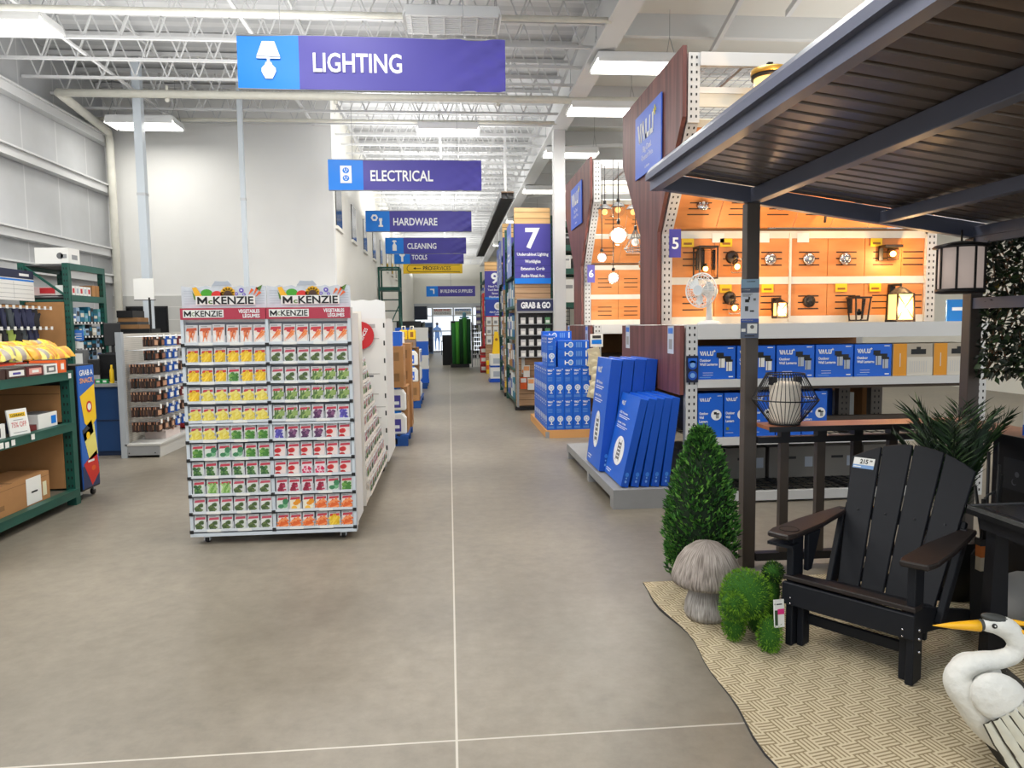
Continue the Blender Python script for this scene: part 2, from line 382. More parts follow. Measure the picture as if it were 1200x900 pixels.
for i, y in enumerate((9.45,11.4,14.3,18.2,23.5,30.5)):
    fixture((2.42,y,4.86), 'lit ceiling light right of the girder, %s counted from the nearest' % ORD[i])
fixture((-4.9,8.9,4.98), 'lit ceiling light at upper left edge above green clearance rack')
fixture((-4.75,12.3,4.8), 'lit ceiling light hanging in front of white back wall', power=14)
fixture((.05,12.7,4.86), 'lit ceiling light between first and second blue hanging banners')
fixture((.1,8.35,4.9), 'unlit louvred ceiling light above the largest banner', False)
for (x, y, p) in ((2.4,6.0,60),(2.4,2.5,60),(-4.9,4.6,80),(-4.6,.5,80),(-1.2,5.2,75),(-.8,1.0,90),(6,8.6,40),(6.5,13,60),(5.5,5,45),(-1.6,9.3,75),(.6,-2.5,90),(5,18,60),(5,26,60)):  # fill lamps with no fixture behind them, added for overall brightness
    lamp('fill_lamp', (x,y,4.95), p, (1.2,.6))
for k in range(8):  # unseen upward lamps added to brighten the ceiling and give ambient light
    lamp('bounce_fill_lamp', (-.3 if k > 1 else -1.9, 3.5+5.2*k, 4.2), 62 if k < 2 else 92 if k < 3 else 130, (2.6,3.4), (pi,0,0), (1,.985,.96))
    lamp('bounce_fill_lamp', (6.2, 3.5+5.2*k, 4.3), 50, (3,3.4), (pi,0,0), (1,.985,.95))
    if k < 2: lamp('bounce_fill_lamp', (-4.4, 3.5+5.2*k, 4.2), 36, (1.6,3.4), (pi,0,0), (1,.985,.96))
sun = bpy.data.lights.new('daylight_sun','SUN'); sun.energy = 5; sun.angle = R(2); so = bpy.data.objects.new('daylight_sun', sun); COL.objects.link(so); so.rotation_euler = (R(-62),0,R(6)); so.location = (0,60,20)
#SECTIONS
# ------------------------------------------------------------------ hanging banners
def icon(m, kind, o, cx, cz):
    def P(pts, mat=LET): m.flat([(cx+x, cz+z) for x, z in pts], o, X, Z, mat)
    def B(x0,x1,z0,z1,mat=LET): P([(x0,z0),(x1,z0),(x1,z1),(x0,z1)],mat)
    if kind == 'lamp':
        P([(-.05,.165),(.055,.165),(.1,.04),(-.1,.04)]); B(-.1,.1,.02,.034); B(-.012,.012,-.01,.02)
        P([(-.025,-.01),(.025,-.01),(.03,-.03),(.06,-.06),(.062,-.09),(.03,-.15),(-.03,-.15),(-.062,-.09),(-.06,-.06),(-.03,-.03)])
    if kind == 'outlet':
        B(-.085,.085,-.13,.13); o2 = V(o)+V((0,-.003,0))
        for z in (.058,-.058):
            m.disc(o2, X, Z, cx, cz+z, .05, SKY, .045)
            o3 = o2+V((0,-.003,0))
            m.rect(o3, X, Z, cx-.025, cx-.013, cz+z-.005, cz+z+.028, LET).rect(o3, X, Z, cx+.013, cx+.025, cz+z-.005, cz+z+.028, LET).disc(o3, X, Z, cx, cz+z-.02, .01, LET, n=8)
    if kind == 'nut':
        m.flat([(cx-.07+.08*cos(k*pi/3), cz+.07+.08*sin(k*pi/3)) for k in range(6)], o, X, Z, LET)
        m.disc(V(o)+V((0,-.003,0)), X, Z, cx-.07, cz+.07, .035, SKY)
        B(.03,.1,.0,.06); B(.04,.09,-.09,0); B(.015,.115,-.13,-.09)
    if kind == 'spray':
        P([(-.04,.15),(.04,.15),(.07,.1),(.02,.1),(.02,.06),(.06,0),(.06,-.15),(-.06,-.15),(-.06,0),(-.025,.06),(-.025,.1),(-.07,.11)])
    if kind == 'wrench':
        P([(-.1,.14),(-.06,.14),(-.03,.08),(.03,.08),(.06,.14),(.1,.14),(.09,.05),(.035,0),(.035,-.16),(-.035,-.16),(-.035,0),(-.09,.05)])
    if kind == 'corner':
        P([(-.1,.12),(.11,.12),(.11,-.12),(.05,-.12),(.05,.02),(.02,.06),(-.1,.06)])
def banner(y, word, kind, tx0, tx1, label, x0=-1.79, z0=3.68, w=2.34, wires=True):
    t = thing('hanging_banner', label, 'banner', (x0+w/2, y, z0))
    rnd = random.Random(word); m = MB(); nx, nz = 80, 12; h = .455
    ph = [rnd.uniform(0, 6) for _ in range(4)]
    def dy(u, v):
        e = max(0, u-.72)*3.2
        return .004*sin(7*u+ph[0]) + .012*e*sin(40*u-14*v+ph[1]) + .005*e*sin(75*u+20*v) + .003*sin(v*5+u*9+ph[2])
    vs = [((i/nx-.5)*w, dy(i/nx, j/nz), j/nz*h) for j in range(nz+1) for i in range(nx+1)]
    ic = .228
    for part, sel in ((SKY, lambda i: (i+.5)/nx < ic), (NAVY, lambda i: (i+.5)/nx >= ic)):
        m.add(vs, [(j*(nx+1)+i, j*(nx+1)+i+1, (j+1)*(nx+1)+i+1, (j+1)*(nx+1)+i) for j in range(nz) for i in range(nx) if sel(i)], part, True)
    o = (-w/2, -.009, 0)
    m.text(word, o, X, Z, tx0*w, .14 if word != 'LIGHTING' else .152, .155, LET, (tx1-tx0)*w, bold=.018)
    icon(m, kind, o, ic/2*w, .235)
    m.obj('printed_vinyl', t)
    for z in (0,h): MB().tube([(-w/2,.012,z),(w/2,.012,z)],.012,GREY,6).obj('rod', t)
    for sx in (-.8,.8): MB().bar((sx,.012,h),(sx,.012,5.06-z0),.006,.006,GREY).obj('hanging_wire', t)
banner(6.7,'LIGHTING','lamp',.277,.607,'nearest and largest blue hanging banner with a table lamp symbol')
banner(11.5,'ELECTRICAL','outlet',.272,.68,'blue hanging banner with a wall outlet symbol')
banner(16.5,'HARDWARE','nut',.26,.675,'blue hanging banner with a nut and bolt symbol')
banner(21.5,'CLEANING','spray',.27,.63,'blue hanging banner with a spray bottle symbol')
banner(25,'TOOLS','wrench',.25,.47,'blue hanging banner with a wrench symbol, lowest behind the spray bottle one')
def plain_sign():
    t = thing('hanging_sign','yellow hanging sign with a black outlined arrow and lettering','sign',(-.6,30,3.7))
    m = MB().box(-1.2,1.2,0,.03,0,.42,YEL); o = (-1.2,-.004,0)
    m.text('PRO',o,X,Z,.8,.14,.15,BLACK,.36).text('SERVICES',o,X,Z,1.17,.14,.15,BLACK,.75,bold=0)
    m.rect(o,X,Z,.3,2.3,.33,.35,BLACK).rect(o,X,Z,.3,2.3,.06,.08,BLACK)
    pts = [(.3+.145*cos(pi/2+pi*k/10), .205+.145*sin(pi/2+pi*k/10)) for k in range(11)]
    for a, b in zip(pts, pts[1:]):
        m.bar((o[0]+a[0],-.004,a[1]),(o[0]+b[0],-.004,b[1]),.004,.022,BLACK,up=(0,0,1))
    m.rect(o,X,Z,.45,.72,.2,.22,BLACK).flat([(.4,.21),(.5,.26),(.5,.16)],o,X,Z,BLACK)
    m.obj('sign_face', t)
    for sx in (-.8,.8): MB().bar((sx,.01,.42),(sx,.01,1.36),.008,.008,GREY).obj('hanging_wire', t)
    t = thing('hanging_sign','smallest blue hanging sign above the far glass door','sign',(.13,35.5,2.98))
    m = MB().box(-1.18,-.62,0,.03,0,.5,SKY).box(-.62,1.18,0,.03,0,.5,NAVY)
    m.text('BUILDING SUPPLIES',(-1.18,-.006,0),X,Z,.68,.18,.15,LET,1.55); icon(m,'corner',(-1.18,-.006,0),.28,.25)
    m.obj('sign_face', t); MB().bar((0,.01,.5),(0,.01,2.1),.012,.012,GREY).obj('hanging_wire', t)
plain_sign()
def poles():
    for (x, y, w, lab) in ((-4.57,11.6,.116,'thicker white square pole reaching the roof near left gondola'),(-3.2,12,.07,'thinner white pole reaching the roof behind the seed display')):
        MB().box(-w/2,w/2,-w/2,w/2,0,5.6,M('bluish_white',(205,214,222),.4)).box(-w/2-.006,w/2+.006,-w/2-.006,w/2+.006,3.6,3.64,GALV).thing('power_pole', lab, 'pole', (x,y,0))
poles()

# ------------------------------------------------------------------ seed display
PKW, PKH = .085, .117
def packmesh(kind, w=PKW, h=PKH):
    rnd = random.Random(kind); m = MB()
    base, blob, blob2, band = {
        'bean':((240,214,90),(236,190,30),(250,214,70),(214,60,50)), 'squash':((235,232,200),(226,206,80),(238,224,120),(200,60,80)),
        'leaf':((205,222,190),(70,130,50),(110,160,70),(200,60,80)), 'herb':((215,222,210),(50,95,50),(90,130,70),(200,60,80)),
        'broccoli':((226,228,222),(70,92,48),(100,118,66),(198,80,100)), 'celery':((215,228,200),(120,170,80),(170,205,130),(200,60,80)),
        'zucchini':((222,226,205),(86,118,60),(150,176,100),(200,60,80)), 'purple':((225,220,226),(88,48,90),(130,80,120),(200,60,80)),
        'violet':((222,220,232),(78,70,160),(110,100,190),(200,60,80)), 'tomato':((236,220,215),(196,36,40),(226,70,60),(200,60,80)),
        'radish':((238,226,230),(206,40,90),(240,200,210),(200,60,80)), 'beet':((232,220,224),(146,24,56),(186,60,90),(200,60,80)),
        'cabbage':((220,228,216),(60,128,84),(120,176,130),(200,60,80)), 'pumpkin':((240,230,205),(232,150,30),(246,190,70),(200,60,80)),
        'orange':((244,226,212),(232,104,40),(246,150,90),(200,60,80)), 'bowl':((236,220,214),(206,96,50),(236,140,90),(206,90,60)),
        'carrot':((240,222,210),(230,110,50),(246,150,90),(206,60,70))}[kind]
    mb, m1, m2, mr = (M('pk_%d_%d_%d'%c, c, .5) for c in (base, blob, blob2, band))
    m.box(-w/2,w/2,-.003,.003,0,h,M('packet_paper',(212,212,214),.6))
    o = (0,-.0036,0); m.rect(o,X,Z,-w/2+.006,w/2-.006,.008,h*.7,mb)
    o = (0,-.0042,0)
    m.flat([(-w/2+.006,h*.68),(w/2-.006,h*.72),(w/2-.006,h*.86),(-w/2+.012,h*.84)],o,X,Z,mr)
    m.rect(o,X,Z,-w/2+.012,w/2-.03,h*.9,h*.94,GREY)
    if kind in ('bowl','carrot'):
        m.flat([(-w/2+.006,h*.55),(-w/2+.02,.008),(w/2-.006,.008),(w/2-.006,.02)],o,X,Z,PAPER)
        for k in range(7):
            o = (0,-.0046-.0003*k,0); a = rnd.uniform(-.35,.35) if kind == 'bowl' else rnd.uniform(.5,.9); x, z = rnd.uniform(-.012,.018), h*.38+rnd.uniform(-.01,.015)
            d = V((sin(a),cos(a)))*h*.28; n = V((d.y,-d.x)).normalized()*.006
            m.flat([(x+d.x+n.x,z+d.y+n.y),(x-d.x,z-d.y),(x+d.x-n.x,z+d.y-n.y)],o,X,Z,m1 if k % 2 else m2)
        m.disc((0,-.0042,0),X,Z,.004,h*.66,.024,mr,.01,10)
    else:
        n = 3 if kind in ('tomato','pumpkin','cabbage') else 24
        for k in range(n):
            o = (0,-.0046-.0003*k,0); x, z = rnd.uniform(-.024,.024), h*.37+rnd.uniform(-.03,.028); r = .022 if n == 3 else rnd.uniform(.008,.015)
            if kind in ('bean','squash','celery','zucchini','orange'):
                a = rnd.uniform(-.9,.9)+(.6 if kind != 'celery' else 0); d = V((sin(a),cos(a)))*.028; q = V((d.y,-d.x)).normalized()*(.0055 if kind != 'squash' else .009)
                m.flat([(x+d.x+q.x,z+d.y+q.y),(x-d.x+q.x,z-d.y+q.y),(x-d.x-q.x,z-d.y-q.y),(x+d.x-q.x,z+d.y-q.y)],o,X,Z,m1 if k % 2 else m2)
            else: m.disc(o,X,Z,x,z,r,m1 if k % 3 else m2,r*rnd.uniform(.7,1.1),8)
    return m.mesh('seed_packet')
DESC = dict(bean='yellow bean',squash='pale yellow squash',leaf='green leafy vegetable',herb='dark green herb',broccoli='broccoli',celery='pale green stalk',zucchini='green zucchini',purple='dark purple vegetable',violet='violet flower',tomato='red tomato',radish='pink radish',beet='crimson beet',cabbage='green cabbage',pumpkin='orange gourd',orange='orange carrot',bowl='orange carrot bowl',carrot='large sliced carrot')
PK = {}
def packet(kind, loc, label, group, rot=(0,0,0), big=False):
    k = (kind, big)
    if k not in PK: PK[k] = packmesh(kind, .088 if big else PKW, .145 if big else PKH)
    o = bpy.data.objects.new('seed_packet', PK[k]); COL.objects.link(o); o.location = loc; o.rotation_euler = rot
    return tag(o, label, 'seed packet', group)
def header(m, x0, w):
    """printed cardboard topper, 0.2 high, drawn in the front plane"""
    pts = [(0,0),(w,0),(w,.155)]
    for k in range(1, 20):
        u = 1-k/20; z = .155+.008*sin(k*2.3)+(.035 if .35 < u < .6 else 0)
        pts.append((u*w, z))
    pts.append((0,.16))
    m.prism(pts,(x0,0,0),X,Z,Y,.012,M('pale_print',(206,212,220),.6,noise=.12,scale=14))
    o = (x0,-.003,0); W_ = w
    m.flat([(.36*W_,.16),(.4*W_,.19),(.56*W_,.19),(.6*W_,.16)],o,X,Z,M('print_grey',(176,184,196),.6))
    for k in range(6): m.rect(o,X,Z,.03*W_,.25*W_,.03+.018*k,.033+.018*k,M('print_grey'))
    for k in range(6): m.rect(o,X,Z,.82*W_,.98*W_,.03+.018*k,.033+.018*k,M('print_grey'))
    o = (x0,-.006,0)
    m.flat([(.13*W_,.145),(.18*W_,.15),(.26*W_,.07),(.17*W_,.07)],o,X,Z,M('corn',(240,180,40)))
    m.flat([(.13*W_,.12),(.2*W_,.05),(.15*W_,.06)],o,X,Z,M('corn_leaf',(90,130,50)))
    m.disc(o,X,Z,.3*W_,.105,.042,M('salad',(70,160,40)),.03)
    m.disc((x0,-.007,0),X,Z,.42*W_,.092,.04,M('tomato_print',(216,50,44)),.03)
    for k in range(12): m.disc((x0,-.007,0),X,Z,.55*W_+.038*cos(k*pi/6),.1+.038*sin(k*pi/6),.017,M('petal',(246,186,40)),n=8)
    m.disc((x0,-.009,0),X,Z,.55*W_,.095,.03,M('seed_brown',(70,44,26)))
    for (a, b, r) in ((.71,.125,.018),(.65,.1,.013),(.74,.095,.012)):
        m.disc((x0,-.008,0),X,Z,a*W_,b,r,M('flower',(110,90,190)),n=8).disc((x0,-.009,0),X,Z,a*W_,b,r*.35,PAPER,n=6)
    for (a, b, c, d) in ((.84,.08,.9,.15),(.79,.09,.84,.14),(.87,.075,.93,.12)):
        m.flat([(a*W_,b),(c*W_-.008,d),(c*W_+.01,d-.012)],o,X,Z,M('carrot_print',(232,100,40)))
    m.flat([(.88*W_,.14),(.96*W_,.165),(.93*W_,.12)],o,X,Z,M('corn_leaf'))
    o = (x0,-.011,0)
    m.rect(o,X,Z,.17*W_,.87*W_,.02,.086,PAPER)
    o = (x0,-.013,0)
    letter_m(m,o,X,Z,.19*W_,.027,.052,.07,BLACK); m.text('c',o,X,Z,.19*W_+.077,.03,.034,M('corn_leaf'),.03,bold=.025).text('KENZIE',o,X,Z,.19*W_+.112,.027,.052,BLACK,.285,bold=.025)
def seed_display():
    t = thing('seed_display','white double fronted seed packet display on casters in mid floor','display stand',(-1.325,5.47,0))
    hw = .605; H0, H1 = .08, 1.66
    fr = MB().box(-hw,hw,.03,.10,H0,1.74,WHITE)
    for x in (-hw, -.008, hw-.022): fr.box(x,x+.022,-.03,.04,H0,1.66,M('bluish_white'))
    fr.box(-hw,hw,-.035,.04,.06,.085,M('bluish_white')).box(-hw,hw,-.035,.04,.885,.905,M('bluish_white'))
    fr.obj('frame', t)
    b = MB().box(-hw+.01,hw-.01,.10,.5,.08,1.7,WHITE); b.obj('side_panel', t)
    for s, x0 in ((0,-hw),(1,.0)):
        m = MB(); header(m, 0, .6); m.obj('header_board', t, (x0+.003,.01,1.745))
        m = MB().box(0,.6,-.02,.01,0,.082,M('crimson_band',(176,52,74),.5)); o = (0,-.0215,0)
        m.rect(o,X,Z,.02,.305,.014,.07,PAPER); o = (0,-.023,0)
        letter_m(m,o,X,Z,.028,.022,.04,.05,BLACK); m.text('C',o,X,Z,.082,.026,.026,M('corn_leaf'),.02).text('KENZIE',o,X,Z,.106,.022,.04,BLACK,.19,bold=.02)
        m.text('VEGETABLES',o,X,Z,.56,.046,.024,LET,.15,'r',.03).text('LÉGUMES',o,X,Z,.56,.012,.024,LET,.12,'r',.03)
        m.obj('brand_band', t, (x0+.003,-.015,1.66))
    rows = [(1.475,True)]+[(1.475-.1425*(k+1),False) for k in range(4)]+[(.885-.1335*(k+1)+.012,False) for k in range(6)]
    LAY = [['bowl']*5+['carrot'], ['bean']*6, ['bean']*3+['leaf']+['bean']*2, ['bean']+['squash']*5, ['squash']*6, ['squash']*3+['leaf']*3, ['leaf']+['cabbage']*3+['leaf']*2, ['herb']*6, ['herb']+['celery']*2+['broccoli']*3, ['broccoli']*6, ['broccoli']*6]
    RAY = [['carrot']*6, ['broccoli']*6, ['broccoli']*3+['zucchini']*3, ['zucchini']*6, ['zucchini']*3+['purple']*2+['violet'], ['violet']+['purple']*3+['tomato']*2, ['tomato']*6, ['tomato']*2+['radish']*2+['tomato']*2, ['beet']*4+['cabbage','leaf'], ['cabbage','pumpkin','pumpkin']+['orange']*3, ['orange']*4+['bean','orange']]
    rnd = random.Random(3)
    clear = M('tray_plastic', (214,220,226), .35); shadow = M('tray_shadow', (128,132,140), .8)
    for ri, (z, big) in enumerate(rows):
        m = MB()
        for s in (-1, 1):
            xa, xb = (-hw+.022, -.008) if s < 0 else (.014, hw-.022)
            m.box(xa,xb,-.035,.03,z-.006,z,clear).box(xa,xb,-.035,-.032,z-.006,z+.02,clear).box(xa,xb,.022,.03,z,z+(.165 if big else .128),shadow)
            for k in range(1, 6): m.box(xa+(xb-xa)*k/6-.0015,xa+(xb-xa)*k/6+.0015,-.03,.02,z,z+.07,clear)
            for k in range(2): m.rect((0,-.0365,0),X,Z,xa+.1+.22*k,xa+.2+.22*k,z-.002,z+.018,PAPER)
        for x in (-hw-.002,-.012,hw-.024): m.box(x,x+.026,-.04,-.03,z-.012,z+.012,BLACK)
        m.obj('tray', t)
        for side, lay, nm in ((-1,LAY,'left'),(1,RAY,'right')):
            xa, xb = (-hw+.022, -.008) if side < 0 else (.014, hw-.022)
            for c in range(6):
                kd = lay[ri][c]; rn = 'top row' if ri == 0 else 'bottom row' if ri == 10 else '%s row down'%ORD[ri]
                packet(kd, (-1.325+xa+(xb-xa)*(c+.5)/6+rnd.uniform(-.003,.003), 5.47-.018+rnd.uniform(-.004,.002), z+.002+(.004 if rnd.random() > .85 else 0)),
                       '%s seed packet, %s, %s half, %s'%(DESC[kd], rn, nm, nth_left(c,6)), 'seed packets on the front trays', (R(-6),0,rnd.uniform(-.02,.02)), big)
    for (x, y) in ((-.5,.02),(.5,.02),(-.5,.45),(.5,.45)):
        cst = MB().box(-.018,.018,-.02,.02,.045,.07,GALV).box(-.022,-.016,-.015,.025,.02,.06,GALV).box(.016,.022,-.015,.025,.02,.06,GALV).obj('caster', t, (x,y,0))
        MB().lathe([(.0,-.013),(.026,-.013),(.03,-.006),(.03,.006),(.026,.013),(0,.013)],(0,.01,.03),BLACK,14,'x').obj('wheel', cst)
    # side unit, an A frame of pockets facing the aisle
    t2 = thing('seed_side_rack','cream herb seed rack with sloping pockets facing the aisle','display stand',(-1.2,6.7,0))
    CR = M('cream_board',(238,232,222),.6)
    m = MB(); m.prism([(-.35,.1),(.48,.1),(.24,1.3),(.2,1.72),(-.35,1.72)],(0,-.62,0),X,Z,Y,1.7,CR); m.box(.25,.485,-.65,-.63,.1,1.72,CR).obj('body', t2)
    ang = math.atan2(.24,1.2)
    p = MB(); e = (Z*cos(ang)-X*sin(ang)); nrm = V((cos(ang),0,sin(ang)))
    base = V((.482,0,.14))
    for r_ in range(9):
        for c in range(9):
            o = base+e*(.125*r_)+Y*(-.6+.185*c); d = .05
            p.add([o, o+Y*.18, o+Y*.18+nrm*d+e*.03, o+nrm*d+e*.03, o+e*.0+Y*.0+nrm*.0], [(0,1,2,3)], CR)
            p.add([o+nrm*d+e*.03, o+Y*.18+nrm*d+e*.03, o+Y*.18+nrm*(d+.004)+e*.062, o+nrm*(d+.004)+e*.062], [(0,1,2,3)], CR)
            p.add([o, o+nrm*d+e*.03, o+nrm*(d+.004)+e*.062, o+e*.1], [(0,1,2,3)], CR)
    p.obj('pocket', t2)
    kinds = ['leaf','herb','celery','zucchini','leaf','radish','herb','cabbage','tomato']
    for r_ in range(9):
        for c in range(9):
            o = V((-1.2,6.7,0))+base+e*(.125*r_+.03)+Y*(-.51+.185*c)+nrm*.035
            kd = kinds[(r_*2+c*3+(r_*c) % 4) % 9]
            packet(kd, o, '%s seed packet in side rack, %s row up, %s back'%(DESC[kd], ORD[r_], ORD[c]), 'seed packets in the sloping side rack', (0,-ang,pi/2), False)
    q = MB()
    for (x, y) in ((.38,-.5),(.38,0),(.38,.9)):
        c_ = MB().box(-.015,.015,-.015,.015,.05,.1,GALV).obj('caster', t2, (x,y,0)); MB().lathe([(0,-.012),(.028,-.012),(.03,0),(.028,.012),(0,.012)],(0,.01,.03),BLACK,14,'x').obj('wheel', c_)
    # white unit seen from behind
    t3 = thing('slotted_display_unit','tall white slotted display back with round red sign, behind seed rack','display stand',(-1.15,8.3,0))
    m = MB().box(-.5,.47,-.38,.6,.12,1.68,M('off_white',(232,231,227),.6)); o = (0,-.383,0)
    sl = M('slot_shadow',(176,174,170),.7)
    for (a, b, z) in ((.2,.4,1.46),(.16,.4,1.08),(.16,.38,.86),(.1,.45,.72),(.2,.4,.6),(.2,.4,.33)): m.rect(o,X,Z,a,b,z,z+.008,sl)
    m.rect((0,-.384,0),X,Z,.2,.23,1.42,1.45,BLACK).rect((0,-.384,0),X,Z,.24,.33,1.05,1.07,MIDG)
    for k in range(8): m.rect((0,-.384,0),X,Z,.445,.46,.25+.19*k,.3+.19*k,BLACK)
    m.rect(o,X,Z,.27,.36,1.58,1.62,sl)
    m.obj('panel', t3)
    h = [(-.5,0)]+[(.47,0),(.47,.18)]+[(.47-.97*k/12,.19+.012*(k % 2)) for k in range(1,12)]+[(-.5,.18)]
    MB().prism(h,(0,-.38,0),X,Z,Y,.02,WHITE).obj('header_board', t3, (0,0,1.68))
    m = MB().lathe([(0,-.01),(.15,-.01),(.15,.01),(0,.01)],(0,0,0),RED,28,'y',smooth=False)
    m.text('SEEDS',(-.02,-.014,.03),V((.42,0,.9)).normalized(),V((-.9,0,.42)).normalized(),-.06,-.0,.04,LET,.16).text('SEMENCES',(.02,-.014,-.01),V((.42,0,.9)).normalized(),V((-.9,0,.42)).normalized(),-.1,-.03,.035,LET,.2)
    m.obj('round_sign', t3, (.2,-.42,1.5))
    for y in (-.3,.5):
        MB().box(.36,.44,y-.02,y+.02,.05,.12,GALV).lathe([(0,-.012),(.028,-.012),(.03,0),(.028,.012),(0,.012)],(.4,y,.03),BLACK,14,'x').obj('caster', t3)
seed_display()
# ------------------------------------------------------------------ left side
def rack_post(m, x, y, h, mat, w=.075):
    m.box(x-w/2,x+w/2,y-w/2,y+w/2,0,h,mat)
    k = 0
    while .1+k*.075 < h-.05:
        for dx in (-.015,.015): m.rect((x,y-w/2-.001,0),X,Z,dx-.006,dx+.006,.09+k*.075,.115+k*.075,BLACK)
        k += 1
def clearance():
    t = thing('storage_rack','low green steel storage rack holding clearance goods at left edge','rack',(-3.8,5.85,0))
    for x in (-.36,.34):
        for y in (-1.0,1.03):
            m = MB(); rack_post(m, x, y, 1.23, GREEN, .08); m.obj('upright', t)
    for y in (-1.0,1.03):
        e = MB(); e.bar((-.36,y,.16),(.34,y,.9),.03,.03,GREEN).bar((-.36,y,1.0),(.34,y,1.0),.03,.03,GREEN).bar((-.36,y,.12),(.34,y,.12),.03,.03,GREEN).obj('end_brace', t)
    for z in (1.15,.69,.08):
        MB().box(.35,.40,-1.0,1.0,z,z+.07,GREEN).box(.33,.405,-1.0,1.0,z+.062,z+.072,GREEN).obj('beam', t); MB().box(-.4,-.35,-1.0,1.0,z,z+.07,GREEN).obj('beam', t)
        MB().box(-.36,.36,-.98,.98,z+.045,z+.06,M('shelf_board',(120,112,98),.8)).obj('shelf', t)
    MB().box(-.35,-.33,-.96,.96,.15,1.14,CARDD).obj('backing_board', t); MB().box(-.32,.3,.975,.985,.16,.67,CARD).obj('end_board', t); MB().box(-.32,.3,.975,.985,.77,1.1,CARD).box(-.32,.3,.972,.975,1.02,1.03,CARDD).obj('end_board', t)
    for (y, z) in ((.03,.705),(-.12,.705),(.3,.71),(.93,1.165),(-.05,.7)): MB().rect((.4065,0,0),Y,Z,y,y+.05,z,z+.045,PAPER).obj('price_tag', t)
    # things on it
    m = MB().box(-.17,.17,-.55,.55,0,.24,CARD); m.box(-.172,.172,-.02,.02,.24,.242,CARDD).rect((.171,0,0),Y,Z,-.5,-.1,.05,.09,CARDD).rect((.171,0,0),Y,Z,-.55,.55,.2,.205,CARDD)
    m.rect((.172,0,0),Y,Z,.2,.42,0.01,.23,PAPER).rect((.173,0,0),Y,Z,.27,.36,.1,.115,BLACK).rect((.172,0,0),Y,Z,.44,.5,.04,.16,M('pale_label',(226,222,190)))
    m.thing('carton','long brown carton with white label on bottom shelf of clearance rack','carton',(-3.66,6.0,.145))
    m = MB().rbox((0,0,.1),(.012,.20,.21),(0,0,0),PAPER); o = (.0065,0,0)
    m.rect(o,Y,Z,-.08,.08,.14,.175,YEL); o = (.0075,0,0)
    m.text('CLEARANCE',o,Y,Z,0,.147,.02,BLACK,.14,'c').text('75% OFF',o,Y,Z,0,.06,.04,RED,.15,'c',0).rect(o,Y,Z,-.05,.05,.115,.12,GREY).rect(o,Y,Z,-.07,.07,.015,.02,GREY)
    m.thing('clearance_sign','white tented sign with yellow strip on middle shelf of clearance rack','sign',(-3.46,6.12,.764),(0,R(-8),R(-12)))
    m = MB().box(-.1,.1,-.15,.15,0,.13,PAPER).box(-.09,.09,-.14,.14,.13,.131,MIDG).rect((.1015,0,0),Y,Z,.05,.13,.03,.1,SKY)
    m.thing('open_box','white open topped box with blue square label on middle shelf','box',(-3.585,6.58,.752))
    MB().box(-.05,.05,-.07,.07,0,.05,M('maroon',(110,30,30))).thing('small_box','small maroon box lying behind clearance sign','box',(-3.55,6.38,.752))
    MB().box(-.04,.04,-.05,.05,0,.16,M('navy_box',(40,48,80))).thing('small_box','small upright navy box behind white clearance sign','box',(-3.6,6.3,.752))
    m = MB().box(-.12,.12,-.12,.12,0,.12,PAPER).rect((.1215,0,0),Y,Z,-.06,.06,.02,.09,DARK)
    m.prism([(-.12,.12),(.12,.12),(.1,.2),(-.14,.2)],(0,-.12,0),X,Z,Y,.01,CARD).thing('open_box','white box with brown flap at left edge on middle shelf','box',(-3.6,5.84,.752))
    # top of rack: confectionery
    def tray(y, L, h, mat, lab, mark=None):
        m = MB().box(-.12,.12,-L/2,L/2,0,h,mat).box(-.11,.11,-L/2+.01,L/2-.01,h,h+.004,DARK)
        if mark: m.rect((.1215,0,0),Y,Z,-L/2+.03,L/2-.03,.015,h-.015,mark).rect((.1225,0,0),Y,Z,-L/5,L/5,.028,h-.03,NAVY if mark == PAPER else PAPER)
        m.thing('sweets_tray', lab, 'tray', (-3.52,y,1.224))
    BR = M('chocolate',(60,36,28),.5)
    tray(5.72,.3,.07,BR,'plain brown confectionery tray at far left on top shelf')
    tray(6.02,.26,.075,BR,'brown confectionery tray with white label on top shelf',PAPER)
    tray(6.28,.24,.08,M('dark_red',(90,26,30)),'dark tray with pale label beside white tray on top shelf',M('pink_label',(222,160,150)))
    tray(6.52,.2,.085,PAPER,'white confectionery tray with dark printed label on top shelf',MIDG)
    tray(6.7,.13,.11,ORANGE,'orange confectionery box at right end of top shelf',M('orange2',(240,120,60)))
    MB().box(-.13,.13,-.6,.6,0,.03,M('orange_red',(232,72,30))).box(-.13,-.12,-.6,.6,.03,.06,M('orange_red')).thing('cardboard_tray','long orange tray along top of clearance rack behind brown trays','tray',(-3.82,6.1,1.29))
    MB().box(-.16,.16,-.62,.62,0,.07,PAPER).thing('cardboard_tray','white carton under long orange tray on top shelf','carton',(-3.82,6.1,1.213))
    MB().box(-.14,.14,-.1,.1,0,.1,BLACK).box(-.12,.12,-.08,.08,.1,.102,DARK).thing('black_bin','black box at far right end of the clearance rack top','box',(-3.62,6.86,1.23))
    # snack stand
    t = thing('snack_stand','narrow blue snack stand with yellow and red bags, beside clearance rack','display stand',(-3.68,7.15,0))
    MB().box(-.28,.25,-.17,.17,.09,1.27,BLACK).obj('body', t)
    m = MB().box(.25,.26,-.16,.15,.11,1.26,M('stand_blue',(40,100,190))); o = (.2615,0,0)
    m.rect(o,Y,Z,-.16,.15,.11,.32,M('stand_navy',(46,58,98)))
    o = (.2625,0,0)
    m.text('GRAB A',o,Y,Z,0,1.17,.05,LET,.25,'c').text('SNACK',o,Y,Z,0,1.1,.045,M('salmon',(240,170,110)),.25,'c')
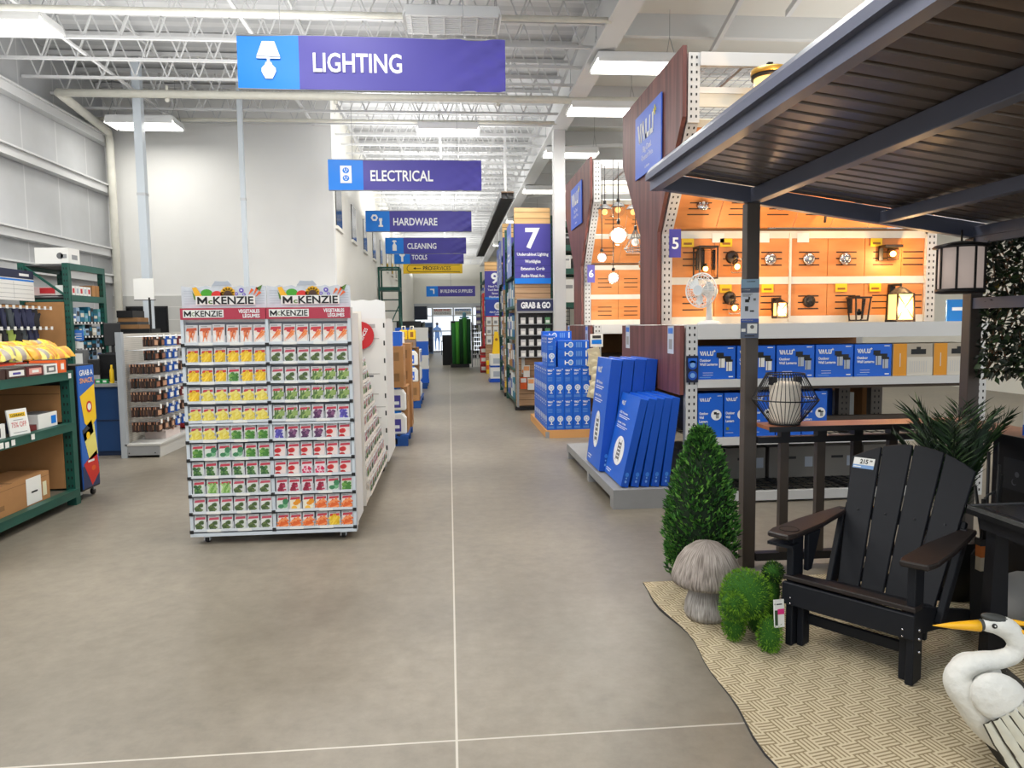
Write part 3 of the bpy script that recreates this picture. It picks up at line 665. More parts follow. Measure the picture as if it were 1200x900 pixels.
    m.flat([(-.14,.98),(.14,1.08),(.15,.74),(.02,.66),(-.08,.72)],o,Y,Z,YEL).flat([(-.12,.62),(.1,.7),(.14,.4),(-.03,.36)],o,Y,Z,M('straw',(232,220,120))).flat([(-.13,.66),(.05,.74),(.08,.62),(-.1,.55)],o,Y,Z,DARK)
    m.flat([(-.14,.34),(.12,.44),(.15,.22),(.0,.12)],o,Y,Z,M('crimson',(206,44,36)))
    o = (.2635,0,0)
    m.disc(o,Y,Z,.02,.87,.055,RED).disc((.2642,0,0),Y,Z,.02,.87,.035,PAPER).disc(o,Y,Z,-.03,.6,.035,YEL).disc(o,Y,Z,.04,.28,.04,ORANGE,.025).rect(o,Y,Z,-.06,.06,.345,.365,PAPER)
    m.obj('printed_side', t)
    for (x, y) in ((-.2,-.12),(.2,-.12),(-.2,.13),(.2,.13)):
        MB().box(x-.015,x+.015,y-.02,y+.02,.05,.09,GALV).lathe([(0,-.014),(.03,-.014),(.034,0),(.03,.014),(0,.014)],(x,y,.034),BLACK,14,'x').obj('caster', t)
    # yellow snack bags
    bg = MB(); n = 8; w, h = .075, .1
    vs = []
    for sgn in (1,-1):
        for j in range(7):
            for i in range(7):
                u, v = i/6*2-1, j/6*2-1; b = max(0,(1-u*u))**.6*max(0,(1-v**4))**.6
                vs.append((u*w*(1-.06*(1-abs(v))), v*h, sgn*.034*b))
    fs = [(s*49+j*7+i, s*49+j*7+i+1, s*49+(j+1)*7+i+1, s*49+(j+1)*7+i) for s in (0,1) for j in range(6) for i in range(6)]
    mid = [f for f in fs if min((f[0] % 49)//7, 9) in (2,3)]; rest = [f for f in fs if f not in mid]
    bm = []
    for col in (M('snack_yellow',(244,206,40),.35),M('snack_gold',(236,180,50),.35),M('snack_pale',(236,222,120),.35)):
        q = MB(); q.add(vs, rest, col, True); q.add(vs, mid, M('snack_print',(226,150,60),.4) if col.name != 'snack_pale' else M('snack_print2',(170,160,150),.4), True); bm.append(q.mesh('snack_bag'))
    rnd = random.Random(9); lab = {0:'bright yellow snack bag',1:'golden yellow snack bag',2:'pale yellow snack bag'}
    for j in range(13):
        for l in range(3):
            k = rnd.randrange(3); o = bpy.data.objects.new('snack_bag', bm[k]); COL.objects.link(o)
            y = 6.05+.115*j
            o.location = (-3.72-.1*l+rnd.uniform(-.03,.03), y+rnd.uniform(-.02,.02), (1.385 if y < 6.72 else 1.37)+.03*l+rnd.uniform(0,.02)); o.rotation_euler = (rnd.uniform(-.25,.25), R(rnd.uniform(35,75)), rnd.uniform(-.25,.25))
            tag(o, '%s heaped above clearance rack, %s column, %s layer'%(lab[k], ORD[j], ['front','middle','back'][l]), 'snack bag', 'yellow snack bags heaped on the rack')
clearance()
def tallrack():
    t = thing('storage_rack','tall green steel shelving rack against the left wall','rack',(-4.95,9.9,0))
    for x in (-.27,.25):
        for y in (-.4,.5):
            m = MB(); rack_post(m, x, y, 2.42, GREEN, .07); m.obj('upright', t)
    b = MB().bar((-.27,-.4,1.3),(.25,-.4,1.95),.025,.025,GREEN).bar((.25,-.4,2.0),(-.27,-.4,2.4),.025,.025,GREEN).bar((-.27,-.4,1.96),(.25,-.4,1.96),.025,.025,GREEN).bar((-.27,-.4,1.22),(.25,-.4,1.22),.025,.025,GREEN); b.obj('end_brace', t)
    for z in (2.34,1.95): MB().box(.24,.29,-.4,.5,z,z+.08,GREEN).obj('beam', t); MB().box(-.3,-.25,-.4,.5,z,z+.08,GREEN).obj('beam', t); MB().box(-.25,.24,-.4,.5,z+.05,z+.06,MIDG).obj('shelf', t)
    for z in (1.7,1.52,1.36,1.2,1.05): MB().box(-.25,.27,-.38,.48,z-.012,z,BLACK).box(.27,.275,-.38,.48,z-.03,z,BLACK).obj('shelf', t)
    tg = MB()
    for z in (1.7,1.52,1.36,1.2,1.05):
        for k in range(9): tg.rect((.277,0,0),Y,Z,-.36+.09*k,-.32+.09*k,z-.028,z-.004,PAPER)
    tg.obj('price_tag', t)
    MB().box(-.25,.22,-.435,-.43,1.24,1.94,CARD).obj('end_board', t)
    rnd = random.Random(4); cols = [PAPER,M('box_teal',(20,110,140)),M('box_pale_blue',(150,180,210)),M('box_blue2',(60,100,170)),M('box_cream',(220,214,196)),DARK,M('box_aqua',(90,160,170))]
    cn = ['white','teal','pale blue','blue','cream','dark grey','aqua']
    for zi, z in enumerate((1.7,1.52,1.36,1.2)):
        y = -.36; k = 0
        while y < .42:
            w = rnd.uniform(.07,.13); c = rnd.randrange(7); h = rnd.uniform(.09,.15 if zi else .2)
            MB().box(-.06,.06,0,w-.012,0,h,cols[c]).rect((.0605,0,0),Y,Z,.01,w-.02,h*.4,h*.75,cols[(c+3) % 7]).thing('small_carton','%s boxed item, %s shelf of tall green rack, %s along'%(cn[c],['highest','second','third','lowest'][zi],ORD[k]),'box',(-4.78,9.9+y,z),group='small boxes in the tall green rack')
            y += w; k += 1
    for k in range(6):
        MB().box(-.07,.07,-.045,.045,0,.12,PAPER).rect((.0705,0,0),Y,Z,-.02,.03,.03,.09,RED if k % 2 else M('print_grey')).thing('white_carton','white printed carton on upper beam of tall green rack, %s'%nth_left(k,6),'box',(-4.78,9.56+.1*k,2.03),group='white cartons on the tall green rack')
    MB().box(-.08,.08,-.1,.1,0,.15,CARD).box(-.082,.082,-.006,.006,0,.151,CARDD).thing('carton','brown carton on upper beam at right end of tall green rack','carton',(-4.8,10.27,2.03))
    MB().box(-.2,.2,-.12,.12,0,.1,M('red_white',(226,200,198))).rect((0,-.1215,0),X,Z,-.1,.08,.02,.09,RED).thing('carton','white and red carton at left end of tall green rack','carton',(-4.95,9.66,2.03))
    MB().box(-.2,.2,-.14,.14,0,.2,PAPER).disc((.06,-.1415,0),X,Z,.04,.1,.04,MIDG).rect((.2015,0,0),Y,Z,-.06,.08,.06,.12,GREY).rect((0,-.1415,0),X,Z,.11,.18,.07,.12,GREY).thing('carton','white printer carton standing on top of tall green rack','carton',(-4.92,9.75,2.42))
    # gloves
    t = thing('glove_rack','dark wall rack with three rows of hooks for gloves','rack',(-5.0,8.6,0))
    MB().box(-.06,-.03,-1.3,.82,.2,1.9,BLACK).obj('panel', t)
    for zi, z in enumerate((1.86,1.62,1.38)):
        MB().box(-.03,.0,-1.3,.8,z,z+.03,CARD if zi == 0 else BLACK).obj('rail', t)
        h = MB()
        for k in range(16): h.tube([(-.02,-1.2+.125*k,z-.01),(.2,-1.2+.125*k,z-.01)],.004,GALV,5).box(.2,.205,-1.22+.125*k,-1.175+.125*k,z-.02,z+.02,PAPER)
        h.obj('hook', t)
    g = [(-.04,0),(.04,0),(.045,-.09),(.075,-.05),(.085,-.065),(.05,-.13),(.042,-.215),(.028,-.215),(.022,-.15),(.018,-.235),(.002,-.235),(-.002,-.15),(-.008,-.225),(-.024,-.225),(-.024,-.14),(-.032,-.2),(-.046,-.2),(-.045,-.1)]
    gm = []
    for c in ((40,44,74),(120,110,130),(64,72,78),(232,160,60),(150,170,80),(30,30,34),(90,90,140),(210,200,180)): gm.append(MB().prism(g,(0,0,0),Y,Z,X,.02,M('glove_%d_%d'%c[:2],c,.8)).mesh('work_glove'))
    gn = ['navy','mauve grey','slate grey','orange','lime green','black','violet blue','beige']; rnd = random.Random(5)
    for zi, z in enumerate((1.86,1.62,1.38)):
        for k in range(10):
            c = rnd.choice([0,0,1,2,5,6,3]) if zi == 0 else rnd.choice([0,5,2,4,7]) if zi == 1 else rnd.choice([3,7,5,4])
            o = bpy.data.objects.new('work_glove', gm[c]); COL.objects.link(o); o.location = (-4.88,7.9+.125*k+.02,z-.012); o.rotation_euler = (rnd.uniform(-.12,.12),R(-6),rnd.uniform(-.3,.3))
            tag(o, '%s work glove on %s hook row of glove rack, %s along'%(gn[c], ['upper','middle','lower'][zi], ORD[k]), 'glove', 'work gloves on the wall rack')
    m = MB().box(0,.01,-.4,.4,0,.36,PAPER); m.rect((.0115,0,0),Y,Z,-.4,.4,.26,.36,M('dark_navy',(38,44,70))).rect((.0115,0,0),Y,Z,-.4,.4,.23,.25,SKY)
    for k in range(4): m.rect((.0115,0,0),Y,Z,-.38,.38,.03+.05*k,.034+.05*k,GREY)
    m.rect((.0115,0,0),Y,Z,-.02,-.015,.02,.22,GREY).rect((.013,0,0),Y,Z,.1,.3,.29,.32,PAPER)
    m.thing('wall_chart','white wall chart with dark header on the left wall above gloves','poster',(-5.05,9.0,1.95))
    # counter
    t = thing('service_counter','dark blue service counter with pale worktop','counter',(-4.5,9.75,0))
    BL = M('counter_blue',(20,62,112),.5)
    MB().box(-.12,.4,-.25,.6,.06,.88,BL).box(-.1,.39,-.23,.58,0,.06,M('counter_kick',(14,38,72))).box(-.122,.402,-.256,-.25,.44,.46,M('counter_kick')).obj('body', t)
    MB().box(-.16,.41,-.3,.62,.88,.92,GREY).obj('worktop', t)
    def monitor(loc, w, h, lab, rz):
        t = thing('monitor', lab, 'monitor', loc, rz)
        MB().box(-w/2,w/2,-.02,.02,.1,.1+h,BLACK).obj('screen', t, bevel=.008); MB().box(-.02,.02,0,.03,.015,.15,BLACK).box(-.09,.09,-.06,.08,0,.015,BLACK).obj('stand', t)
    MB().box(-.14,.14,-.12,.12,0,.34,BLACK).box(-.15,.15,-.13,.13,.34,.36,DARK).thing('monitor_riser','black riser box on blue counter carrying the monitor','stand',(-4.42,10.02,.92))
    monitor((-4.42,10.0,1.28),.2,.3,'black monitor raised on black box above blue counter',R(20)); monitor((-4.56,9.62,.92),.26,.2,'black monitor standing low on the blue counter',R(15))
    for (x, c, n) in ((-4.47,M('magenta',(230,80,150)),'pink'),(-4.39,M('spring_green',(30,150,80)),'green'),(-4.31,M('spring_green'),'second green')):
        MB().box(-.035,.035,-.02,.02,0,.055,c).box(-.02,.02,-.0215,-.02,.015,.04,PAPER).thing('gum_pack','small %s pack on front edge of blue counter'%n,'pack',(x,9.49,.92))
    MB().lathe([(.024,0),(.026,.01),(.026,.16),(.012,.19),(.012,.23),(0,.23)],(0,0,0),YEL,14).thing('spray_can','yellow spray can on blue counter beside gondola end','can',(-4.24,9.52,.92))
    m = MB().box(-.06,.06,-.004,.004,.12,.25,M('sign_blue',(60,120,210))).box(-.05,.05,-.006,.004,.02,.1,PAPER).box(-.06,.06,-.04,.04,0,.008,GREY).box(-.008,.008,-.003,.003,0,.13,GREY)
    for k in range(3): m.rect((0,-.0065,0),X,Z,-.04,.04,.14+.03*k,.15+.03*k,PAPER)
    m.thing('counter_sign','small blue counter sign on a white holder','sign',(-4.64,9.58,1.34))
    MB().box(-.08,.08,-.06,.06,0,.42,MIDG).box(-.06,.06,-.062,-.06,.2,.38,PAPER).thing('card_terminal','grey terminal pedestal on counter below small blue sign','terminal',(-4.64,9.58,.92))
    t = thing('sign_stand','blank white square sign on a thin black stand','sign',(-4.12,10.5,0))
    MB().box(-.012,.012,-.012,.012,0,2.03,BLACK).box(-.15,.15,-.12,.12,0,.02,BLACK).obj('stand', t); MB().box(-.2,.06,-.01,.01,2.0,2.29,PAPER).box(-.2,.08,-.012,.012,1.99,2.0,BLACK).obj('sign_board', t)
    t = thing('label_printer','black machine with stacked paper trays behind the gondola','printer',(-4.5,11.0,0))
    MB().box(-.2,.2,-.2,.2,0,1.5,DARK).obj('cabinet', t)
    MB().box(-.24,.24,-.2,.2,1.5,1.6,BLACK).box(-.2,.1,-.2,.2,1.6,1.66,CARDD).box(-.2,.08,-.2,.2,1.66,1.7,DARK).box(-.19,.08,-.19,.19,1.7,1.76,CARDD).box(-.2,.02,-.2,.2,1.76,1.86,BLACK).obj('tray', t)
tallrack()
def gondola():
    t = thing('gondola','grey pegboard gondola of hanging packs left of seed display','shelf unit',(-4.0,10.4,0))
    GG = M('gondola_grey',(170,176,182),.5); PEG = stripe_mat('pegboard', (222,219,208), (196,192,182), 2, .025, .8)
    MB().box(-.07,.0,-1.13,-1.06,0,1.56,GG).obj('upright', t); MB().box(-.07,.0,1.43,1.5,0,1.56,GG).obj('upright', t)
    MB().box(-.05,-.02,-1.06,1.43,.17,1.54,PEG).obj('peg_panel', t)
    MB().box(-.02,.38,-1.12,1.5,.03,.17,M('deck_grey',(150,152,154))).box(-.02,.4,-1.13,1.5,.15,.175,M('deck_light',(196,196,192))).box(.37,.385,-1.1,1.5,.0,.15,M('deck_light')).obj('base_deck', t)
    k = MB()
    for x in (.02,.33): k.ball((x,-1.122,.06),.008,BLACK,6,4)
    k.obj('base_screw', t)
    zs = (1.5,1.33,1.16,.98,.81,.62,.43); h = MB()
    for z in zs:
        for j in range(10): h.tube([(-.02,-.95+.21*j,z),(.36,-.95+.21*j,z)],.004,GALV,5,False).box(.36,.364,-.975+.21*j,-.925+.21*j,z-.025,z+.03,PAPER)
    h.obj('hook', t)
    def pack(c1, c2):
        m = MB().box(-.012,.012,-.06,.06,-.12,.0,c1).box(.0125,.018,-.045,.045,-.1,-.04,c2).box(-.013,-.0,-.062,.062,-.03,0,c2); return m.mesh('carded_pack')
    kinds = [pack(M('pk_brown',(64,44,38)),M('pk_tan',(196,150,120))), pack(M('pk_black',(34,30,30)),M('pk_copper',(150,96,70))), pack(M('pk_blue',(34,90,180)),PAPER), pack(M('pk_grey',(150,150,152)),M('pk_dark',(60,60,64))), pack(M('pk_wine',(110,30,36)),PAPER)]
    nm = ['brown carded pack','black and copper carded pack','blue carded pack','grey carded pack','wine red carded pack']; rnd = random.Random(2)
    for zi, z in enumerate(zs):
        for j in range(10):
            n = (9 if zi > 1 else 4) if j == 0 else 2 if j < 8 else 1
            for q in range(n):
                c = rnd.choice([0,1]) if j < 2 else 2 if j in (2,3) and zi < 6 else rnd.choice([3,0,2,3,4])
                if n == 9 and q > 6 and rnd.random() > .5: c = 0
                o = bpy.data.objects.new('carded_pack', kinds[c]); COL.objects.link(o)
                o.location = (-4.0+.33-.036*q, 10.4-.95+.21*j, z-.004); o.rotation_euler = (rnd.uniform(-.06,.06),0,rnd.uniform(-.12,.12))
                tag(o, '%s, %s gondola row, %s hook, %s from tip'%(nm[c],ORD[zi],ORD[j],ORD[q]), 'pack', 'carded packs on the peg gondola')
    MB().rbox((0,0,.05),(.26,.5,.1),(0,0,0),M('clear_pack',(214,200,196),.4)).rbox((.02,.1,.12),(.2,.3,.05),(0,.1,.2),M('pk_tan')).thing('boxed_goods','pale clear packs lying on gondola base deck','pack',(-3.82,9.95,.176))
    MB().ball((0,0,.1),(.13,.2,.1),M('red_bag',(170,30,40),.6),12,8).thing('red_bag','dark red bag lying on far end of gondola base deck','bag',(-3.8,10.7,.176))
gondola()
# ------------------------------------------------------------------ pallets left of the aisle
def pallets():
    PB = M('pallet_blue',(14,74,150),.6)
    def pal(y0, y1, lab):
        m = MB(); x0, x1 = -1.6, -.62
        for k in range(7): m.box(x0+k*.155-.0,x0+k*.155+.11,y0,y1,.125,.145,PB)
        for y in (y0+.04,(y0+y1)/2,y1-.04):
            m.box(x0,x1+.05,y-.05,y+.05,.105,.125,PB).box(x0,x1+.05,y-.05,y+.05,0,.02,PB)
            for x in (x0+.06,(x0+x1)/2,x1-.02): m.box(x-.07,x+.07,y-.05,y+.05,.02,.105,PB)
        m.thing('pallet', lab, 'pallet', (0,0,0))
    def jug(loc, lab, c, h=.31, gr=None):
        t = thing('detergent_jug', lab, 'jug', loc, 0, gr)
        MB().prism([(-.11,0),(.11,0),(.11,h*.7),(.06,h*.93),(-.11,h*.93)],(0,-.07,0),X,Z,Y,.14,PAPER).obj('body', t, bevel=.015)
        MB().prism([(-.112,h*.78),(.0,h*.93),(-.112,h)],(0,-.06,0),X,Z,Y,.12,SKY).box(-.11,.04,-.055,.055,h*.9,h,SKY).obj('cap', t)
        MB().box(-.09,.04,-.0725,-.07,.04,h*.66,c).box(-.07,.02,-.0735,-.0725,.08,h*.4,LET).obj('label', t)
    def carton(x, y, z, w, d, h, lab, mat=CARD, mark=True, gr=None):
        m = MB().box(-w/2,w/2,-d/2,d/2,0,h,mat)
        if mark: m.rect((0,-d/2-.002,0),X,Z,-w*.4,-w*.05,h*.5,h*.56,CARDD).rect((0,-d/2-.002,0),X,Z,-w*.4,-w*.1,h*.38,h*.42,CARDD).rect((w/2+.002,0,0),Y,Z,-d*.3,-d*.1,h*.3,h*.6,CARDD).rect((0,-d/2-.002,0),X,Z,w*.15,w*.35,h*.3,h*.7,CARDD)
        return m.thing('carton', lab, 'carton', (x,y,z), group=gr)
    pal(9.66,10.95,'nearest blue pallet at left of the aisle')
    for k, z in enumerate((.15,.47)): jug((-.7,9.78,z),'white detergent jug with blue cap on nearest left pallet, %s'%['lower','upper'][k],NAVY,.31)
    carton(-1.3,9.95,.145,.6,.5,1.2,'tall brown carton hidden behind white display at nearest pallet',mark=False)
    for k, z in enumerate((.145,.46)): carton(-.78,10.2,z,.4,.6,.31,'brown carton behind the detergent jugs, %s'%['lower','upper'][k])
    for k, (z, h) in enumerate(((.78,.27),(1.05,.28))): carton(-.79,9.93,z,.36,.5,h,'brown carton on nearest left pallet, %s of the two above the jugs'%['lower','upper'][k])
    for k in range(4): carton(-.72,10.65,.145+.3*k,.34,.42,.3,'brown carton at back of nearest left pallet, %s layer up'%ORD[k])
    m = MB().box(-.14,.14,-.18,.18,0,.19,VBLUE).box(-.142,.142,-.12,.12,.19,.194,PAPER).disc((0,-.1815,0),X,Z,-.02,.09,.05,LET,.03).rect((0,-.1815,0),X,Z,-.1,-.02,.15,.17,LET); m.thing('towel_pack','blue wrapped pack crowning the nearest left pallet','pack',(-.78,9.9,1.33))
    for k, x in enumerate((-.9,-.72)):
        m = MB().box(-.07,.07,-.06,.06,0,.16 if k else .24,PAPER); m.rect((0,-.0615,0),X,Z,-.05,.05,.1,.15,SKY); m.thing('white_carton','white carton standing behind the blue wrapped pack, %s'%['taller','shorter'][k],'carton',(x,10.65,1.347))
    pal(14.1,15.7,'second blue pallet along left of the aisle')
    carton(-.76,14.3,.145,.34,.4,.36,'brown carton at bottom of second left pallet')
    for k, z in enumerate((.51,.83)): jug((-.72,14.2,z),'blue labelled white jug on second left pallet, %s'%['lower','upper'][k],VBLUE,.3)
    for k in range(3): carton(-.86,14.6,.145+.34*k+.36*(k == 9),.5,.5,.34,'brown carton at back of second left pallet, %s layer up'%ORD[k],CARDD)
    carton(-.8,14.36,1.165,.3,.4,.16,'grey brown carton below yellow jugs on second left pallet',M('taupe',(140,116,96)))
    for k, x in enumerate((-.88,-.72)):
        t = thing('yellow_jug','yellow jug on top of second left pallet, %s'%['left','right'][k],'jug',(x,14.3,1.325))
        MB().box(-.075,.075,-.08,.08,0,.19,YEL).rect((0,-.0815,0),X,Z,-.03,.03,.05,.15,M('amber_dark',(150,96,20))).obj('body', t, bevel=.015); MB().tube([(-.03,0,.19),(-.03,0,.26),(.03,0,.26),(.03,0,.19)],.012,PAPER,6).obj('handle', t)
    for k in range(3):
        for l in range(2): jug((-.7,14.95+.3*k,.145+.33*l),'white jug with blue label on back of second left pallet, %s from front, %s layer'%(ORD[k],['lower','upper'][l]),VBLUE,.32,'jugs on the second left pallet')
    for k in range(3): MB().box(-.15,.15,-.14,.14,0,.3,PAPER).rect((.1515,0,0),Y,Z,-.1,.1,.05,.25,VBLUE).thing('white_carton','white and blue carton stacked above jugs at back of second pallet, %s from front'%ORD[k],'carton',(-.74,14.95+.3*k,.797))
    pal(18.4,20.2,'third blue pallet along left of the aisle')
    for k in range(4):
        for l in range(2): MB().box(-.2,.2,-.2,.2,0,.35,[PAPER,VBLUE][(k+l) % 2]).rect((.2015,0,0),Y,Z,-.12,.12,.08,.26,[VBLUE,PAPER][(k+l) % 2]).thing('white_carton','%s carton on third left pallet, %s layer, %s from left'%(['white','blue'][(k+l) % 2],ORD[k],ORD[l]),'carton',(-1.15+.42*l,18.7,.145+.35*k))
    # white gondola further down
    t = thing('gondola','white shelf unit with dark goods beyond the left pallets','shelf unit',(-1.4,24,0))
    MB().box(-.4,.55,0,.04,0,1.7,WHITE).box(.5,.55,0,2.5,0,1.7,WHITE).obj('panel', t)
    for k in range(5): MB().box(-.4,.6,-.05,.0,.15+.33*k,.17+.33*k,WHITE).rect((.552,0,0),Y,Z,.1,2.4,.2+.33*k,.4+.33*k,BLACK).rect((0,-.01,0),X,Z,-.3,.5,.2+.33*k,.42+.33*k,DARK).obj('shelf', t)
    # rolling ladder
    t = thing('rolling_ladder','green steel rolling ladder standing near the left side wall','ladder',(-1.67,21,0))
    m = MB()
    for x in (-.28,.28):
        for y in (0,.8): m.bar((x,y,0),(x,y,3.25),.05,.05,GREEN)
    m.bar((-.28,0,3.24),(.28,0,3.24),.05,.05,GREEN).bar((-.28,.8,3.24),(.28,.8,3.24),.05,.05,GREEN).bar((-.28,0,3.24),(-.28,.8,3.24),.05,.05,GREEN).bar((.28,0,3.24),(.28,.8,3.24),.05,.05,GREEN)
    m.bar((-.28,0,1.0),(.28,0,2.2),.03,.03,GREEN).bar((.28,0,1.9),(.6,-.5,.1),.04,.04,GREEN).obj('frame', t)
    MB().box(-.3,.3,0,.8,2.6,2.7,GREEN).obj('platform', t)
    for k in range(8): MB().box(-.25,.25,.8+.18*k,1.0+.18*k,2.35-.32*k,2.38-.32*k,GREEN).obj('step', t)
pallets()
# ------------------------------------------------------------------ lighting racks
def plus(m, o, a, b, x, y, s, mat): m.rect(o,a,b,x-s,x+s,y-s*.35,y+s*.35,mat).rect(o,a,b,x-s*.35,x+s*.35,y-s,y+s,mat)
def valu(m, o, a, b, x, y, h, mat=LET, pm=None):
    """white box brand: three letters, an A without its bar, a raised plus"""
    w = h*.86; o = V(o)
    m.flat([(x,y+h),(x+w*.3,y+h),(x+w*.5,y+h*.35),(x+w*.62,y+h*.7),(x+w*.62,y)],o,a,b,mat) if False else None
    m.flat([(x,y+h),(x+w*.32,y+h),(x+w*.55,y),(x+w*.4,y)],o,a,b,mat); m.flat([(x+w*.4,y),(x+w*.55,y),(x+w*.95,y+h),(x+w*.68,y+h)],o,a,b,mat)
    x2 = x+w*.72
    m.flat([(x2,y),(x2+w*.28,y),(x2+w*.62,y+h*.98),(x2+w*.45,y+h)],o,a,b,mat); m.flat([(x2+w*.45,y+h),(x2+w*.7,y+h),(x2+w*1.0,y),(x2+w*.68,y)],o,a,b,mat)
    x3 = x2+w*1.12
    m.rect(o,a,b,x3,x3+w*.28,y,y+h,mat).rect(o,a,b,x3,x3+w*.72,y,y+h*.26,mat)
    x4 = x3+w*.82
    m.rect(o,a,b,x4,x4+w*.27,y+h*.15,y+h,mat).rect(o,a,b,x4+w*.6,x4+w*.87,y+h*.15,y+h,mat).rect(o,a,b,x4+w*.08,x4+w*.79,y,y+h*.26,mat)
    plus(m,o,a,b,x4+w*1.15,y+h*1.0,h*.24,pm or mat)
def holes(m, p, up, h, n=None):
    """punched slots up the front of an upright, facing -Y"""
    k = 0; L = (V(up)).length; u = V(up)/L; nr = V((0,-u.z,u.y)) if u.z > .3 else V((0,-1,0))
    while .04+k*.06 < L-.03:
        for dx in (-.022,.022):
            c = V(p)+u*(.05+k*.06)+V((dx,0,0))+nr*h
            m.add([c-X*.007-u*.011, c+X*.007-u*.011, c+X*.007+u*.011, c-X*.007+u*.011],[(0,1,2,3)],BLACK)
        k += 1
SLOT = M('slot_black',(40,24,18),.6)
def board(m, x0, x1, o, e, n, s0, s1, slots=True):
    o, e, n = V(o), V(e), V(n)
    a = o+e*s0; b = o+e*s1
    vs = [V((x0,0,0))+a, V((x1,0,0))+a, V((x1,0,0))+b, V((x0,0,0))+b]; vs += [v+n*.012 for v in vs]
    m.add(vs,[(3,2,1,0),(4,5,6,7),(0,1,5,4),(1,2,6,5),(2,3,7,6),(3,0,4,7)],MAPLE)
    if slots:
        c = (x0+x1)/2; mid = (s0+s1)/2-.01; w = .105
        for k in (-1,0,1):
            q = o+n*.0135+e*(mid+k*.062)
            m.add([q+X*(c-w)-e*.006, q+X*(c+w)-e*.006, q+X*(c+w)+e*.006, q+X*(c-w)+e*.006],[(0,1,2,3)],SLOT)
def lighting_rack(y0, full, num, lab):
    t = thing('pallet_rack', lab, 'rack', (3.4,y0+1.05,0)); OFF = V((-3.4,-1.05,0))   # parts drawn with x absolute and y from the front plane
    def put(m, name, **k): return m.obj(name, t, OFF, **k)
    prof = [((.05,0),(.05,1.58)),((.79,1.58),(.79,2.47)),((.79,2.45),(.08,3.3)),((.06,3.28),(.05,3.85))]
    for ux in ((2.09,4.76) if full else (2.09,4.76)):
        m = MB()
        for (a, b) in prof:
            m.bar((ux,a[0],a[1]),(ux,b[0],b[1]),.1,.07,STEEL,up=(0,-1,0)); d = V((0,b[0]-a[0],b[1]-a[1]))
            holes(m,(ux,a[0],a[1]),d,.037)
        m.box(ux-.05,ux+.05,2.0,2.07,0,1.58,STEEL).bar((ux,1.3,1.58),(ux,1.3,2.5),.1,.07,STEEL,up=(0,-1,0)).bar((ux,1.3,2.5),(ux,2.03,3.3),.1,.07,STEEL,up=(0,-1,0)).box(ux-.05,ux+.05,2.0,2.07,3.3,3.85,STEEL)
        put(m,'upright')
    ex = 1.985
    hi = [(.0,3.9),(.0,3.32),(.5,2.75),(.72,2.45),(.72,1.58),(1.34,1.58),(1.34,2.5),(2.1,3.35),(2.1,3.9)]
    put(MB().prism(hi,(ex,0,0),Y,Z,X,.035,PLUM),'end_panel')
    put(MB().prism([(.02,.97),(.02,1.57),(2.12,1.57),(2.12,.97)],(ex,0,0),Y,Z,X,.035,PLUM),'end_panel')
    for (y, z) in ((.28,1.45),(1.85,1.45)):
        lb = MB(); lb.rect((ex-.002,0,0),-Y,Z,-y-.09,-y+.09,z-.13,z+.12,M('leaflet',(196,204,216))).rect((ex-.004,0,0),-Y,Z,-y-.07,-y+.07,z+.05,z+.1,M('sign_blue',(60,120,210))).rect((ex-.004,0,0),-Y,Z,-y-.05,-y+.05,z-.09,z+.0,GREY); put(lb,'leaflet')
    for z, h in ((1.45,.13),(1.03,.07),(.52,.07),(0.02,.08),(3.74,.11)):
        if not full and z < .5: continue
        put(MB().box(2.14,4.71,.0,.05,z,z+h,STEEL),'beam'); put(MB().box(2.14,4.71,2.0,2.05,z,z+h,STEEL),'beam')
    put(MB().box(2.14,4.71,.05,2.0,1.55,1.575,WHITE),'shelf'); put(MB().box(2.14,4.71,.05,2.0,1.0,1.1,M('shelf_under',(96,84,74),.8)),'shelf')
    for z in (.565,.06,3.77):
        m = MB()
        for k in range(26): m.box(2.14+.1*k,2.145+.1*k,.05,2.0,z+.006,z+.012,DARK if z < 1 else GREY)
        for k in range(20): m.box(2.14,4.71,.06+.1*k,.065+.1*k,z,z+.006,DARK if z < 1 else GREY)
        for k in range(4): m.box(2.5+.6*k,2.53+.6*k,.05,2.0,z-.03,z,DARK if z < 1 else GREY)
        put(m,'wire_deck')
    E1, N1 = Z, V((0,-1,0)); o1 = V((0,.80,1.6)); e2 = V((0,-.71,.85)).normalized(); n2 = V((0,-e2.z,e2.y)); o2 = V((0,.80,2.47))
    ed = [2.15]+[2.19+.38*k for k in range(1,7)]+[4.71]
    for c in range(7):
        for (o, e, n, s0, s1) in ((o1,E1,N1,.02,.36),(o1,E1,N1,.43,.80),(o2,e2,n2,.05,.48),(o2,e2,n2,.56,1.05)):
            m = MB(); board(m,ed[c]+.003,ed[c+1]-.003,o,e,n,s0,s1); put(m,'display_panel')
    st = MB()
    for (o, e, n, s) in ((o1,E1,N1,-.02),(o1,E1,N1,.36),(o1,E1,N1,.80),(o2,e2,n2,.48),(o2,e2,n2,1.05)):
        a = V(o)+V(e)*s; b = a+V(e)*.07
        vs = [V((2.14,0,0))+a, V((4.71,0,0))+a, V((4.71,0,0))+b, V((2.14,0,0))+b]; vs += [v+V(n)*.02 for v in vs]
        st.add(vs,[(3,2,1,0),(4,5,6,7),(0,1,5,4),(1,2,6,5),(2,3,7,6),(3,0,4,7)],CREAM)
    st.box(3.315,3.335,.77,.8,1.6,2.45,CREAM).box(2.14,4.71,.06,.08,3.42,3.56,CREAM).box(2.14,4.71,.05,.09,3.53,3.58,WHITE)
    put(st,'shelf_strip')
